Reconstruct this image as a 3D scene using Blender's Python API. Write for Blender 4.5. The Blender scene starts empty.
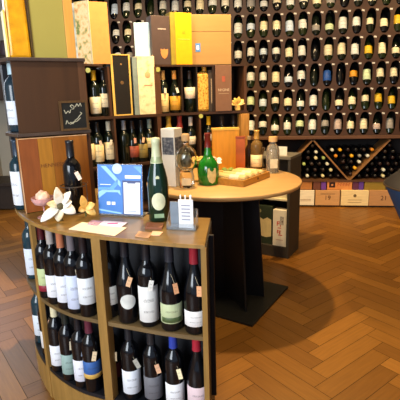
import bpy, bmesh, math, random
from mathutils import Vector, Matrix
random.seed(7)
sc = bpy.context.scene
COL = sc.collection
PI = math.pi
# ------------------------------------------------------------------ camera
H = 1.31; P = math.radians(14); R = math.radians(1.5); F = 430.0
def ray(px, py):
    u = (px-200)/F; v = (200-py)/F
    c, s = math.cos(R), math.sin(R)
    a = c*u+s*v; b = -s*u+c*v
    return (a, math.cos(P)+b*math.sin(P), -math.sin(P)+b*math.cos(P))
def at_z(px, py, h):
    r = ray(px, py); t = (h-H)/r[2]; return Vector((r[0]*t, r[1]*t, h))
def at_y(px, py, Y):
    r = ray(px, py); t = Y/r[1]; return Vector((r[0]*t, Y, H+r[2]*t))
cam = bpy.data.cameras.new('camera'); co = bpy.data.objects.new('camera', cam); COL.objects.link(co)
cam.sensor_width = 36; cam.lens = 36*F/400; cam.clip_start = .02
co.matrix_world = Matrix.Translation((0, 0, H)) @ Matrix.Rotation(PI/2-P, 4, 'X') @ Matrix.Rotation(-R, 4, 'Z')
sc.camera = co
# ------------------------------------------------------------------ materials
def lin(c):
    if isinstance(c, str):
        c = [int(c[i:i+2], 16)/255 for i in (0, 2, 4)]
    return tuple((x/12.92 if x <= .04045 else ((x+.055)/1.055)**2.4) for x in c)+(1,)
MC = {}
def mat(c, rough=.5, metal=0, var=.12, scale=30, spec=.5, trans=0, emit=0, ior=1.45, coat=0, stretch=None, alpha=1):
    key = (c, rough, metal, var, scale, spec, trans, emit, ior, coat, stretch, alpha)
    if key in MC: return MC[key]
    m = bpy.data.materials.new('surface_'+c); m.use_nodes = True
    nt = m.node_tree; b = nt.nodes['Principled BSDF']
    b.inputs['Roughness'].default_value = rough; b.inputs['Metallic'].default_value = metal
    b.inputs['Specular IOR Level'].default_value = spec; b.inputs['Transmission Weight'].default_value = trans
    b.inputs['IOR'].default_value = ior; b.inputs['Coat Weight'].default_value = coat
    L = lin(c)
    tc = nt.nodes.new('ShaderNodeTexCoord'); mp = nt.nodes.new('ShaderNodeMapping')
    if stretch: mp.inputs['Scale'].default_value = stretch
    n = nt.nodes.new('ShaderNodeTexNoise'); n.inputs['Scale'].default_value = scale; n.inputs['Detail'].default_value = 4
    r = nt.nodes.new('ShaderNodeValToRGB')
    r.color_ramp.elements[0].position = .3; r.color_ramp.elements[1].position = .7
    r.color_ramp.elements[0].color = tuple(x*(1-var) for x in L[:3])+(1,)
    r.color_ramp.elements[1].color = tuple(min(1, x*(1+var)) for x in L[:3])+(1,)
    nt.links.new(tc.outputs['Object'], mp.inputs['Vector']); nt.links.new(mp.outputs[0], n.inputs['Vector'])
    nt.links.new(n.outputs['Fac'], r.inputs['Fac']); nt.links.new(r.outputs['Color'], b.inputs['Base Color'])
    MC[key] = m; return m
def wood(c, var=.25, rough=.45, along='z', scale=9):
    st = {'z': (6, 6, .7), 'x': (.7, 6, 6), 'y': (6, .7, 6)}[along]
    return mat(c, rough, var=var, scale=scale, stretch=st)
def patchmat(cols, scale=18, rough=.5, kind='noise', ramp=None):
    key = ('patch', tuple(cols), scale, rough)
    if key in MC: return MC[key]
    m = bpy.data.materials.new('printed_pattern'); m.use_nodes = True
    nt = m.node_tree; b = nt.nodes['Principled BSDF']; b.inputs['Roughness'].default_value = rough
    tc = nt.nodes.new('ShaderNodeTexCoord')
    n = nt.nodes.new('ShaderNodeTexNoise'); n.inputs['Scale'].default_value = scale; n.inputs['Detail'].default_value = 3
    r = nt.nodes.new('ShaderNodeValToRGB'); r.color_ramp.interpolation = 'CONSTANT' if kind == 'hard' else 'LINEAR'
    k = len(cols)
    while len(r.color_ramp.elements) < k: r.color_ramp.elements.new(.5)
    for i, c in enumerate(cols):
        r.color_ramp.elements[i].position = .32+.36*i/max(1, k-1); r.color_ramp.elements[i].color = lin(c)
    nt.links.new(tc.outputs['Object'], n.inputs['Vector']); nt.links.new(n.outputs['Fac'], r.inputs['Fac'])
    nt.links.new(r.outputs['Color'], b.inputs['Base Color'])
    MC[key] = m; return m
def labelmat(c, ink='3a3530'):
    key = ('label', c, ink)
    if key in MC: return MC[key]
    m = bpy.data.materials.new('bottle_label_'+c); m.use_nodes = True
    nt = m.node_tree; b = nt.nodes['Principled BSDF']; b.inputs['Roughness'].default_value = .6
    tc = nt.nodes.new('ShaderNodeTexCoord'); sep = nt.nodes.new('ShaderNodeSeparateXYZ')
    nt.links.new(tc.outputs['Generated'], sep.inputs[0])
    def M(op, a, bb, clamp=False):
        q = nt.nodes.new('ShaderNodeMath'); q.operation = op; q.use_clamp = clamp
        for i, v in enumerate((a, bb)):
            if isinstance(v, (int, float)): q.inputs[i].default_value = v
            else: nt.links.new(v, q.inputs[i])
        return q.outputs[0]
    z = sep.outputs['Z']; x = sep.outputs['X']
    band = M('LESS_THAN', M('ABSOLUTE', M('SUBTRACT', z, .62), 0), .045)
    band2 = M('LESS_THAN', M('ABSOLUTE', M('SUBTRACT', z, .3), 0), .03)
    inx = M('LESS_THAN', M('ABSOLUTE', M('SUBTRACT', x, .5), 0), .27)
    n = nt.nodes.new('ShaderNodeTexNoise'); n.inputs['Scale'].default_value = 40
    nt.links.new(tc.outputs['Generated'], n.inputs['Vector'])
    thr = M('GREATER_THAN', n.outputs['Fac'], .5)
    f = M('MULTIPLY', M('MULTIPLY', M('ADD', band, band2, True), inx), thr)
    f = M('MULTIPLY', f, .6)
    mx = nt.nodes.new('ShaderNodeMix'); mx.data_type = 'RGBA'
    nt.links.new(f, mx.inputs['Factor']); mx.inputs['A'].default_value = lin(c); mx.inputs['B'].default_value = lin(ink)
    nt.links.new(mx.outputs['Result'], b.inputs['Base Color'])
    MC[key] = m; return m
GLASS_DARK = mat('10160f', .08, var=.2, spec=.6)
GLASS_BLACK = mat('0b0c10', .1, var=.2, spec=.55)
GLASS_GREEN = mat('123a1c', .06, var=.25, scale=12, spec=.7)
CLEAR = mat('f4f2ea', .03, var=.02, trans=1, ior=1.45)
ACRYLIC = mat('f2f6fa', .05, var=.02, trans=.92, ior=1.3)
# ------------------------------------------------------------------ mesh helpers
def finish(name, bm, m, parent=None, smooth=False, bevel=0):
    me = bpy.data.meshes.new(name); bmesh.ops.recalc_face_normals(bm, faces=bm.faces); bm.to_mesh(me); bm.free()
    for mm in (m if isinstance(m, (list, tuple)) else [m]): me.materials.append(mm)
    if smooth:
        for p in me.polygons: p.use_smooth = True
    o = bpy.data.objects.new(name, me); COL.objects.link(o)
    if parent is not None: o.parent = parent
    if bevel:
        b = o.modifiers.new('bevel', 'BEVEL'); b.width = bevel; b.segments = 2; b.limit_method = 'ANGLE'
    return o
def add_box(bm, x0, x1, y0, y1, z0, z1, M=None, mi=0):
    r = bmesh.ops.create_cube(bm, size=1)
    for v in r['verts']:
        v.co = Vector(((x0+x1)/2+v.co.x*(x1-x0), (y0+y1)/2+v.co.y*(y1-y0), (z0+z1)/2+v.co.z*(z1-z0)))
        if M is not None: v.co = M @ v.co
    for v in r['verts']:
        for f in v.link_faces: f.material_index = mi
    return r
def box(name, x0, x1, y0, y1, z0, z1, m, parent=None, bevel=0, M=None):
    bm = bmesh.new(); add_box(bm, x0, x1, y0, y1, z0, z1, M); return finish(name, bm, m, parent, bevel=bevel)
def add_lathe(bm, prof, seg=20, M=None, a0=0, a1=2*PI):
    full = abs(a1-a0-2*PI) < 1e-6; n = seg if full else seg+1
    rings = []
    for (r, z) in prof:
        if r < 1e-6: 
            v = bm.verts.new((0, 0, z)); rings.append([v]); continue
        rings.append([bm.verts.new((r*math.cos(a0+(a1-a0)*i/seg), r*math.sin(a0+(a1-a0)*i/seg), z)) for i in range(n)])
    new = [v for rr in rings for v in rr]
    for A, B in zip(rings, rings[1:]):
        m_ = seg
        for i in range(m_):
            j = (i+1) % n if full else i+1
            if len(A) == 1 and len(B) > 1: bm.faces.new((A[0], B[i], B[j]))
            elif len(B) == 1 and len(A) > 1: bm.faces.new((A[i], A[j], B[0]))
            elif len(A) > 1: bm.faces.new((A[i], A[j], B[j], B[i]))
    if M is not None:
        for v in new: v.co = M @ v.co
def lathe(name, prof, m, parent=None, seg=24, M=None, smooth=True):
    bm = bmesh.new(); add_lathe(bm, prof, seg, M); o = finish(name, bm, m, parent, smooth); 
    if smooth:
        e = o.modifiers.new('edges', 'EDGE_SPLIT'); e.split_angle = math.radians(50)
    return o
def add_tube(bm, a, b, r, seg=8, r2=None):
    a = Vector(a); b = Vector(b); d = b-a; L = d.length
    q = d.to_track_quat('Z', 'Y').to_matrix().to_4x4()
    add_lathe(bm, [(0, 0), (r, 0), (r if r2 is None else r2, L), (0, L)], seg, Matrix.Translation(a) @ q)
def prism(bm, pts, z0, z1):
    lo = [bm.verts.new((p[0], p[1], z0)) for p in pts]; hi = [bm.verts.new((p[0], p[1], z1)) for p in pts]
    n = len(pts)
    bm.faces.new(lo[::-1]); bm.faces.new(hi)
    for i in range(n):
        j = (i+1) % n; bm.faces.new((lo[i], lo[j], hi[j], hi[i]))
def tag(o, label, cat, group=None, kind=None):
    o['label'] = label; o['category'] = cat
    if group: o['group'] = group
    if kind: o['kind'] = kind
    return o
def thing(name, label, cat, loc, rz=0, group=None):
    o = bpy.data.objects.new(name, None); o.empty_display_size = .05; COL.objects.link(o)
    o.location = loc; o.rotation_euler = (0, 0, rz); return tag(o, label, cat, group)
def struct(o): o['kind'] = 'structure'; return o
def face_cam(v): return math.atan2(-v[0], v[1])
def smooth_curve(pts, k=5):
    out = []
    n = len(pts)
    for i in range(n-1):
        p0 = Vector(pts[max(0, i-1)]); p1 = Vector(pts[i]); p2 = Vector(pts[i+1]); p3 = Vector(pts[min(n-1, i+2)])
        for j in range(k):
            t = j/k
            out.append(.5*((2*p1)+(p2-p0)*t+(2*p0-5*p1+4*p2-p3)*t*t+(3*p1-p0-3*p2+p3)*t**3))
    out.append(Vector(pts[-1])); return [(p.x, p.y) for p in out]
def text(name, s, size, m, parent, loc, rot=(PI/2, 0, 0), ext=.0004):
    cu = bpy.data.curves.new(name, 'FONT'); cu.body = s; cu.size = size; cu.align_x = 'CENTER'; cu.align_y = 'CENTER'; cu.extrude = ext
    cu.materials.append(m); to = bpy.data.objects.new(name+'_outline', cu); COL.objects.link(to)
    bpy.context.view_layer.update(); me = bpy.data.meshes.new_from_object(to.evaluated_get(bpy.context.evaluated_depsgraph_get()))
    bpy.data.objects.remove(to); bpy.data.curves.remove(cu)
    o = bpy.data.objects.new(name, me); COL.objects.link(o); o.parent = parent; o.location = loc; o.rotation_euler = rot
    return o
# ------------------------------------------------------------------ bottles
SH = {
 'bordeaux': dict(p=[(0, .006), (.02, .004), (.034, 0), (.0372, .005), (.0375, .185), (.035, .203), (.026, .218), (.017, .228), (.0145, .24), (.0138, .292), (.0155, .293), (.0155, .302), (0, .302)], r=.0375, cz=(.238, .303), cr=.0158),
 'burgundy': dict(p=[(0, .006), (.025, .004), (.037, 0), (.0405, .006), (.041, .13), (.0385, .152), (.031, .178), (.0225, .203), (.0168, .228), (.0146, .25), (.0138, .29), (.0155, .291), (.0155, .30), (0, .30)], r=.041, cz=(.24, .301), cr=.0162),
 'champagne': dict(p=[(0, .008), (.027, .004), (.04, 0), (.044, .006), (.0445, .135), (.0415, .165), (.033, .2), (.024, .23), (.018, .255), (.0155, .28), (.0155, .30), (.0175, .302), (.0175, .312), (0, .315)], r=.0445, cz=(.21, .317), cr=.0),
}
MESH = {}
def cached(key, fn):
    if key not in MESH: MESH[key] = fn()
    return MESH[key]
def _mesh(bm, smooth=True):
    me = bpy.data.meshes.new('mesh'); bmesh.ops.recalc_face_normals(bm, faces=bm.faces); bm.to_mesh(me); bm.free()
    me.materials.append(None)
    for p in me.polygons: p.use_smooth = smooth
    return me
def glass_mesh(k, seg):
    bm = bmesh.new(); add_lathe(bm, SH[k]['p'], seg); return _mesh(bm)
def cap_mesh(k, seg):
    s = SH[k]; bm = bmesh.new()
    if k == 'champagne':
        add_lathe(bm, [(.0262, .225), (.0203, .25), (.0182, .27), (.0178, .296), (.0198, .302), (.0198, .314), (.016, .32), (0, .322)], seg)
    else:
        z0, z1 = s['cz']; c = s['cr']
        add_lathe(bm, [(c+.0012, z0), (c+.0004, z0+.01), (c, z1-.012), (c+.0012, z1-.01), (c+.001, z1), (0, z1+.0012)], seg)
    return _mesh(bm)
def label_mesh(k, z0, z1, ha, seg):
    bm = bmesh.new(); r = SH[k]['r']+.0008
    a0 = -PI/2-ha; a1 = -PI/2+ha
    add_lathe(bm, [(r-.0006, z0), (r, z0+.0005), (r, z1-.0005), (r-.0006, z1)], seg, None, a0, a1)
    return _mesh(bm)
def link_mesh(name, me, m, parent, loc=None):
    o = bpy.data.objects.new(name, me); COL.objects.link(o); o.parent = parent
    o.material_slots[0].link = 'OBJECT'; o.material_slots[0].material = m
    if loc: o.location = loc
    return o
def make_tag_mesh():
    bm = bmesh.new(); add_box(bm, -.0085, .0085, -.0012, .0012, -.036, 0); return _mesh(bm, False)
def string_mesh():
    bm = bmesh.new()
    N = 14; R0 = .019
    pts = [(R0*math.cos(i/N*2*PI), R0*math.sin(i/N*2*PI), .212+.006*math.sin(i/N*2*PI)) for i in range(N)]
    for i in range(N): add_tube(bm, pts[i], pts[(i+1) % N], .0009, 4)
    add_tube(bm, (0, -.019, .206), (.014, -.040, .176), .0009, 4)
    return _mesh(bm)
def bottle(loc, label, group=None, shape='bordeaux', lab='e8e4da', lz=(.05, .14), ha=1.15, cap='23150f', glass=None, rz=None, tagc=None, seg=20,
           name='wine_bottle', cat='bottle', tilt=0, dark=None, lay=None):
    t = thing(name, label, cat, loc, face_cam(loc) if rz is None else rz, group)
    if tilt: t.rotation_euler = (-tilt, 0, t.rotation_euler[2])
    link_mesh('glass_body', cached((shape, 'g', seg), lambda: glass_mesh(shape, seg)), glass or GLASS_DARK, t)
    if cap: link_mesh('capsule', cached((shape, 'c', seg), lambda: cap_mesh(shape, seg)), mat(cap, .35, var=.08), t)
    if lab: link_mesh('label', cached((shape, 'l', lz, ha, seg), lambda: label_mesh(shape, lz[0], lz[1], ha, 10)), labelmat(lab), t)
    if tagc:
        s = link_mesh('string', cached('string', string_mesh), mat('b9a98a', .8), t)
        p = link_mesh('price_tag', cached('ptag', make_tag_mesh), labelmat(tagc, '6a5040'), s, (.015, -.0475, .178))
        p.rotation_euler = (random.uniform(-.15, .0), random.uniform(-.5, .35), random.uniform(-.3, .3))
    return t
# ================================================================== ROOM
# floor : herringbone planks, one mesh
bm = bmesh.new(); tone = bm.loops.layers.color.new('tone'); uv = bm.loops.layers.uv.new('uv')
Wp, Lp = .095, .475; g = .0012
ang = math.radians(37)
ca, sa = math.cos(ang), math.sin(ang)
def add_plank(cx, cy, lx, ly):
    x0, x1, y0, y1 = cx+g, cx+lx-g, cy+g, cy+ly-g
    vs = []
    mx, my = ((x0+x1)/2)*ca-((y0+y1)/2)*sa, ((x0+x1)/2)*sa+((y0+y1)/2)*ca+2.5
    if not (-2.9 < mx < 3.6 and -1.9 < my < 6.0): return
    for (x, y) in ((x0, y0), (x1, y0), (x1, y1), (x0, y1)):
        vs.append(bm.verts.new((x*ca-y*sa, x*sa+y*ca+2.5, 0)))
    f = bm.faces.new(vs); tv = random.random(); off = random.uniform(0, 50)
    for l, (a, b) in zip(f.loops, ((0, 0), (lx, 0), (lx, ly), (0, ly))):
        l[tone] = (tv, tv, tv, 1)
        l[uv].uv = (a+off, b+off*.37) if lx > ly else (b+off, a+off*.37)
N = 5
for k in range(-45, 45):
    for j in range(-14, 14):
        # herringbone: horizontal plank at (k*W + 2jL', ...) classic tiling
        ox = k*Wp + j*Lp*1; oy = k*Wp - j*Lp*1
        add_plank(ox, oy, Lp, Wp)
        add_plank(ox, oy+Wp, Wp, Lp)
floor = finish('floor', bm, [], None); struct(floor)
fm = bpy.data.materials.new('herringbone_wood'); fm.use_nodes = True; nt = fm.node_tree; b = nt.nodes['Principled BSDF']
at = nt.nodes.new('ShaderNodeVertexColor'); at.layer_name = 'tone'
uvn = nt.nodes.new('ShaderNodeUVMap'); uvn.uv_map = 'uv'; mp = nt.nodes.new('ShaderNodeMapping'); mp.inputs['Scale'].default_value = (3, 40, 1)
nz = nt.nodes.new('ShaderNodeTexNoise'); nz.inputs['Scale'].default_value = 2.2; nz.inputs['Detail'].default_value = 6
nt.links.new(uvn.outputs[0], mp.inputs[0]); nt.links.new(mp.outputs[0], nz.inputs['Vector'])
r1 = nt.nodes.new('ShaderNodeValToRGB')
for i, (p_, c_) in enumerate([(0, '6a3e1a'), (.5, '81501f'), (1, '9c6629')]):
    if i == 2: r1.color_ramp.elements.new(.5)
for e, (p_, c_) in zip(r1.color_ramp.elements, [(0, '7c5019'), (.55, '8e5e20'), (1, '9f6b28')]): e.position = p_; e.color = lin(c_)
nt.links.new(at.outputs['Color'], r1.inputs['Fac'])
mx = nt.nodes.new('ShaderNodeMix'); mx.data_type = 'RGBA'; mx.blend_type = 'MULTIPLY'; mx.inputs['Factor'].default_value = .35
r2 = nt.nodes.new('ShaderNodeValToRGB'); r2.color_ramp.elements[0].position = .3; r2.color_ramp.elements[0].color = (.45, .4, .35, 1); r2.color_ramp.elements[1].position = .65; r2.color_ramp.elements[1].color = (1.0, 1.0, 1.0, 1)
nt.links.new(nz.outputs['Fac'], r2.inputs['Fac']); nt.links.new(r1.outputs['Color'], mx.inputs['A']); nt.links.new(r2.outputs['Color'], mx.inputs['B'])
nt.links.new(mx.outputs['Result'], b.inputs['Base Color']); b.inputs['Roughness'].default_value = .38
floor.data.materials.append(fm)
struct(box('trim_1', -3, 3.7, -2, 6.1, -.05, -.002, mat('2a1808', .7)))   # dark joint layer under the planks
WALLC = mat('b9b4a6', .8, var=.04, scale=3)
struct(box('wall_left', -2.72, -2.6, -2, 6, 0, 2.95, WALLC))
struct(box('wall_back', -2.6, 3.5, 5.62, 5.75, 0, 2.95, WALLC))
struct(box('wall_right', 3.5, 3.62, -2, 5.75, 0, 2.95, mat('8a7454', .8, var=.05)))
struct(box('ceiling', -2.72, 3.62, -2, 5.75, 2.95, 3.05, mat('5b4a3a', .8, var=.05)))
struct(box('baseboard_back', -2.6, -1.45, 5.595, 5.62, 0, .12, mat('2c211a', .5)))
struct(box('baseboard_left', -2.6, -2.575, -2, 5.6, 0, .12, mat('2c211a', .5)))
# ================================================================== BOTTLE WALL
A = at_z(315, 206, 0); A = Vector((1.36, 4.80, 0)); YAW = math.radians(-8)
D = Vector((math.cos(YAW), math.sin(YAW), 0)); NB = Vector((-math.sin(YAW), math.cos(YAW), 0))   # NB points to the back
RM = Matrix.Translation(A) @ Matrix.Rotation(YAW, 4, 'Z')
def wall_s(px, py):
    r = Vector(ray(px, py)); O = Vector((0, 0, H)); t = (A-O).dot(NB)/r.dot(NB); p = O+r*t
    return (p-A).dot(D), p.z
s0, z0_ = wall_s(238, 54); s1, z1_ = wall_s(397, 47)
cs = (s1-s0)/12
rowz = [wall_s(370, y)[1] for y in (-8, 18, 45, 71, 97, 122)]
rs = (rowz[0]-rowz[5])/5
rowz = [rowz[5]+rs*(5-i) for i in range(6)]
print('cs', cs, 'rs', rs, 'rows', rowz)
BROWN = wood('402612', var=.18, rough=.55, along='x', scale=4)
wall = thing('wine_wall_rack', 'tall brown wine wall rack with arched niches behind the shop displays', 'wine rack', A, YAW)
c0 = -13; c1 = 14
colss = [s0+cs*i for i in range(c0, c1+1)]
bm = bmesh.new()
hw, hh = cs/2, rs/2
ZC = [z-.012 for z in rowz]
def hole_pt(dx, dz, a=.0515, b=.124, e=2.5):
    k = (abs(dx/a)**e+abs(dz/b)**e)**(-1/e); return dx*k, dz*k
for cxx in colss:
    for zc in ZC:
        per = []
        for i in range(6): per.append((-hw+2*hw*i/6, -hh))
        for i in range(8): per.append((hw, -hh+2*hh*i/8))
        for i in range(6): per.append((hw-2*hw*i/6, hh))
        for i in range(8): per.append((-hw, hh-2*hh*i/8))
        o_ = [bm.verts.new((cxx+p[0], 0, zc+p[1])) for p in per]
        hp = [hole_pt(*p) for p in per]
        i_ = [bm.verts.new((cxx+p[0], 0, zc+p[1])) for p in hp]
        k_ = [bm.verts.new((cxx+p[0], .016, zc+p[1])) for p in hp]
        n = len(per)
        for q in range(n):
            w = (q+1) % n
            bm.faces.new((o_[q], o_[w], i_[w], i_[q])); bm.faces.new((i_[q], i_[w], k_[w], k_[q]))
bmesh.ops.remove_doubles(bm, verts=bm.verts, dist=.0004)
xl, xr = colss[0]-hw, colss[-1]+hw; zt = ZC[0]+hh; zb = ZC[5]-hh
add_box(bm, xl, xr, 0, .016, zt, 2.9)
finish('niche_panel', bm, BROWN, wall)
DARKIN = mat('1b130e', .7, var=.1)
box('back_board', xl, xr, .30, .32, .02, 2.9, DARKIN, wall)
box('side_panel', xl-.03, xl, 0, .32, 0, 2.9, BROWN, wall)
box('side_panel', xr, xr+.03, 0, .32, 0, 2.9, BROWN, wall)
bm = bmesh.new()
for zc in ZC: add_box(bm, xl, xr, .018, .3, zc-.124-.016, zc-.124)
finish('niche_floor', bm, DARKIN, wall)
ztop = zb-.035
box('ledge', xl, xr, -.03, .3, ztop, zb-.001, wood('5a3c26', along='x', scale=5), wall, bevel=.003)
# diamond bins
nodes = [wall_s(313, 141)[0], wall_s(351, 179)[0], wall_s(391, 141)[0]]
zbin = wall_s(351, 180)[1]; zbase = wall_s(340, 190)[1]
print('ztop', ztop, 'zbin', zbin, 'zbase', zbase, 'nodes', nodes)
half = (nodes[2]-nodes[0])/2
DIV = wood('8a6238', along='x', scale=8)
tops = [nodes[0]-2*half, nodes[0], nodes[0]+2*half, nodes[0]+4*half]
for tx in tops:
    for sg in (-1, 1):
        bx_ = tx+sg*half
        if bx_ < nodes[0]-3.2*half or bx_ > xr+.05: continue
        bm = bmesh.new(); ln = math.hypot(half, ztop-zbin); an = math.atan2(zbin-ztop, sg*half)
        M = Matrix.Translation((tx, 0, ztop-.008)) @ Matrix.Rotation(-an, 4, 'Y')
        add_box(bm, 0.01, ln-.006, 0.0, .29, -.008, .008, M)
        finish('bin_divider', bm, DIV, wall)
box('bin_shelf', xl, xr, -.005, .3, zbin-.02, zbin, wood('5a3c26', along='x', scale=5), wall)
box('low_shelf', xl, xr, -.005, .3, zbase-.012, zbase, wood('4a3020', along='x', scale=5), wall)
box('kick_board', xl, xr, .0, .3, .0, .02, wood('3a2618', along='x', scale=5), wall)
# wall bottles
K = dict(w='dfe0d8', c='e9dcb4', b='8fb6d8', B='3b9ed6', N='1e4f9c', y='e8b820', o='e89a1c', g='9a958c', G='cfe0b0', d=None, l='c7d8ea', t='e8e0c8', s='b8a59a')
CN = dict(w='white', c='cream', b='pale blue', B='bright blue', N='deep blue', y='yellow', o='orange', g='grey', G='pale green', d='dark', l='bluish white', t='ivory', s='dusty pink')
rowsC = ['wgwcwtcgcwctc',
         'wlcclwgGwwccy',
         'wwlwcwdccwycc',
         'BwwclwdNdoGcc',
         'wGltcwwdccyyG'.replace('yyG', 'cyy'),
         'twwwwGwgsccsg']
# label geometry: (z0,z1) variants
LV = [(.055, .135), (.075, .165), (.045, .105), (.085, .15), (.05, .16)]
ORD = ['first', 'second', 'third', 'fourth', 'fifth', 'sixth', 'seventh', 'eighth', 'ninth', 'tenth', 'eleventh', 'twelfth', 'thirteenth', 'fourteenth', 'fifteenth', 'sixteenth', 'seventeenth', 'eighteenth', 'nineteenth', 'twentieth', 'twenty-first', 'twenty-second', 'twenty-third', 'twenty-fourth', 'twenty-fifth', 'twenty-sixth', 'twenty-seventh']
tall = {(1, 8): (.05, .17), (2, 5): (.06, .165), (2, 8): (.055, .175), (2, 4): (.05, .145), (4, 0): (.04, .14), (4, 6): (.05, .165)}
price_spots = []
rndk = 'wwctclwgtcwdwtc'
for r in range(6):
    for ci in range(c0, 13):
        # the boxes in front hide the lower left part of the wall
        if ci < 0 and r >= 4: continue
        if ci < -3 and r == 3: continue
        if -8 <= ci < -1 and r in (2, 3): continue
        if ci < -13: continue
        k = rowsC[r][ci] if ci >= 0 else rndk[(ci*7+r*5) % len(rndk)]
        sx = colss[ci-c0]; zc = ZC[r]
        lv = tall.get((r, ci), random.choice(LV))
        shp = random.choice(['bordeaux', 'burgundy', 'burgundy'])
        p = RM @ Vector((sx, .035, zc-.124+.0005))
        cname = CN[k]
        rowword = ['topmost visible', 'second', 'third', 'fourth', 'fifth', 'sixth and lowest'][r]
        lab = f"bottle with {cname} label, {ORD[12-ci]} from right in {rowword} row of wine wall"
        t = bottle(p, lab, 'bottles in the niches of the wine wall', shp, K[k], lv, 1.2 if k != 'd' else 1.0,
                   cap=random.choice(['20130e', '3a1210', '15151a', 'c9c3b0', '57452a', '7c1f1c']),
                   glass=random.choice([GLASS_DARK, GLASS_BLACK, mat('1a2410', .1, spec=.6)]), rz=YAW, tilt=math.radians(21), seg=14); t.scale = (1.14, 1.14, 1.04)
        price_spots.append((sx, zc))
TAGM = mat('cfc9ba', .6, var=.05)
PTM = None
for i, (sx, zc) in enumerate(sorted(price_spots, key=lambda q: -q[0])):
    if i < 100:
        if PTM is None:
            b0 = bmesh.new(); add_box(b0, -.014, .014, -.0025, -.0002, -.008, .008); PTM = _mesh(b0, False)
        o = link_mesh('price_tag', PTM, TAGM, wall, (sx+.052, 0, zc+.104))
        o.rotation_euler = (0, random.uniform(0, .35), 0)
    elif i == 100: bmr = bmesh.new()
    if i >= 100: add_box(bmr, sx+.038, sx+.066, -.0025, -.0002, zc+.096, zc+.112)
if len(price_spots) > 100:
    o = finish('price_tag', bmr, TAGM, wall); o['kind'] = 'stuff'
# bottles lying in the diamond bins (necks to the front)
dots = [(324, 147, 'w'), (332, 150, 'w'), (317, 154, 'c'), (323, 161, 'G'), (329.5, 166, 'w'), (329, 173, 'c'), (337, 158, 'o'), (342, 151, 'y'), (348.5, 157.5, 'y'), (357, 161, 'w'), (365.5, 160, 'w'), (362, 154, 'g'), (373, 155, 'o'), (357.5, 169.5, 'y'), (307, 165, 'G'), (307, 176, 'w'), (325, 176, 'c'), (383, 168, 'w'), (387, 176, 'c')]
dsz = [(wall_s(a, b_), c_) for a, b_, c_ in dots]
CAPS = dict(w='d8dccb', c='d9d2a0', G='a9c070', o='d98a1e', y='f0b21e', g='8a8a80')
CAPN = dict(w='white', c='cream', G='green', o='orange', y='yellow', g='grey')
used = set(); BR = .0385; cnt = 0
pack = []
def pack_tri(cx, up):
    # up=True : V shaped bin (apex at the bottom); else tent shaped bin with a flat floor
    hgt = ztop-zbin; k = half/hgt
    stepx = .086; stepz = stepx*.8
    if up:
        z = zbin+.062; row = 0
        while z < ztop-.06:
            wd = (z-zbin)*k-.066
            n = int(2*wd/stepx)+1 if wd > -.02 else 0
            for i in range(n):
                x = cx+(i-(n-1)/2)*stepx
                pack.append((x, z))
            z += stepz; row += 1
    else:
        z = zbin+BR+.001
        while z < ztop-.06:
            wd = (ztop-z)*k-.066
            n = int(2*wd/stepx)+1 if wd > 0 else 0
            for i in range(n): pack.append((cx+(i-(n-1)/2)*stepx, z))
            z += stepz
pack_tri(nodes[1], True); pack_tri(nodes[0], False); pack_tri(nodes[0]+2*half, False)
capof = {}
for (sxz, c_) in dsz:
    j = min((i for i in range(len(pack)) if i not in capof), key=lambda i: (pack[i][0]-sxz[0])**2+(pack[i][1]-sxz[1])**2)
    capof[j] = c_
for i, (x, z) in enumerate(pack):
    if x > xr-.05 or x < nodes[0]-1.3*half+.1: continue
    bin_ = 'centre V-shaped' if abs(x-nodes[1]) < (z-zbin)*half/(ztop-zbin) else ('left tent-shaped' if x < nodes[1] else 'right tent-shaped')
    cc = capof.get(i); cnt += 1
    p = RM @ Vector((x, .275, z))
    capc = CAPS[cc] if cc else random.choice(['1a0f0c', '241210', '141414', '2b2018'])
    same = sorted(q[0] for j2, q in enumerate(pack) if abs(q[1]-z) < .005 and abs(q[0]-x) < half*1.1)
    if cc: lab = f"lying bottle with {CAPN[cc]} capsule end, {ORD[min(26, same.index(x))]} along its layer, {bin_} bin"
    else: lab = 'dark-capped bottle lying neck outward in the diamond bins below the wine wall'
    t = thing('wine_bottle', lab, 'bottle', p, 0, 'bottles lying in the diamond bins')
    t.rotation_euler = (PI/2, 0, YAW)
    t.scale = (BR/.0375,)*2+(.82,)
    link_mesh('glass_body', cached(('bordeaux', 'g', 14), lambda: glass_mesh('bordeaux', 14)), GLASS_BLACK, t)
    link_mesh('capsule', cached(('bordeaux', 'c', 14), lambda: cap_mesh('bordeaux', 14)), mat(capc, .4, var=.05), t)
# wine cases on the low shelf and the floor
def wall_case(px0, px1, py0, py1, col, label, z0, depth=.2, name='wine_case', wy=.0, txt=None, cat='wine case', stampc='5a3a22', extra=None):
    sA, zA = wall_s(px0, py0); sB, zB = wall_s(px1, py1)
    w = sB-sA; h = zA-z0
    t = thing(name, label, cat, RM @ Vector(((sA+sB)/2, wy, z0+.0006)), YAW)
    box('case_body', -w/2, w/2, 0, depth, 0, h, wood(col, var=.1, along='x', scale=12), t, bevel=.002)
    if txt: text('stamp', txt, h*.42, mat(stampc, .7), t, (0, -.001, h*.5))
    if extra: extra(t, w, h)
    return t
def lines(t, w, h, c='8a6b48', n=3, x0=-.3, x1=.3, z0=.62, z1=.85):
    bm = bmesh.new()
    for i in range(n):
        z = h*(z0+(z1-z0)*i/max(1, n-1)); add_box(bm, w*x0, w*x1, -.0012, 0, z-.0022, z+.0022)
    finish('printed_lines', bm, mat(c, .7), t)
wall_case(297, 313.6, 190, 206, 'e9e2cf', 'white wine case on floor under wine wall, leftmost beside the cabinet', .021, wy=-.03, extra=lambda t, w, h: lines(t, w, h, n=2, z0=.3, z1=.4))
wall_case(315.4, 338.8, 190, 206, 'c79a68', 'tan wooden wine case stamped 19, on the floor under the wine wall', .021, wy=-.03, txt='19', extra=lambda t, w, h: lines(t, w, h, n=2, z0=.74, z1=.82))
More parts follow.
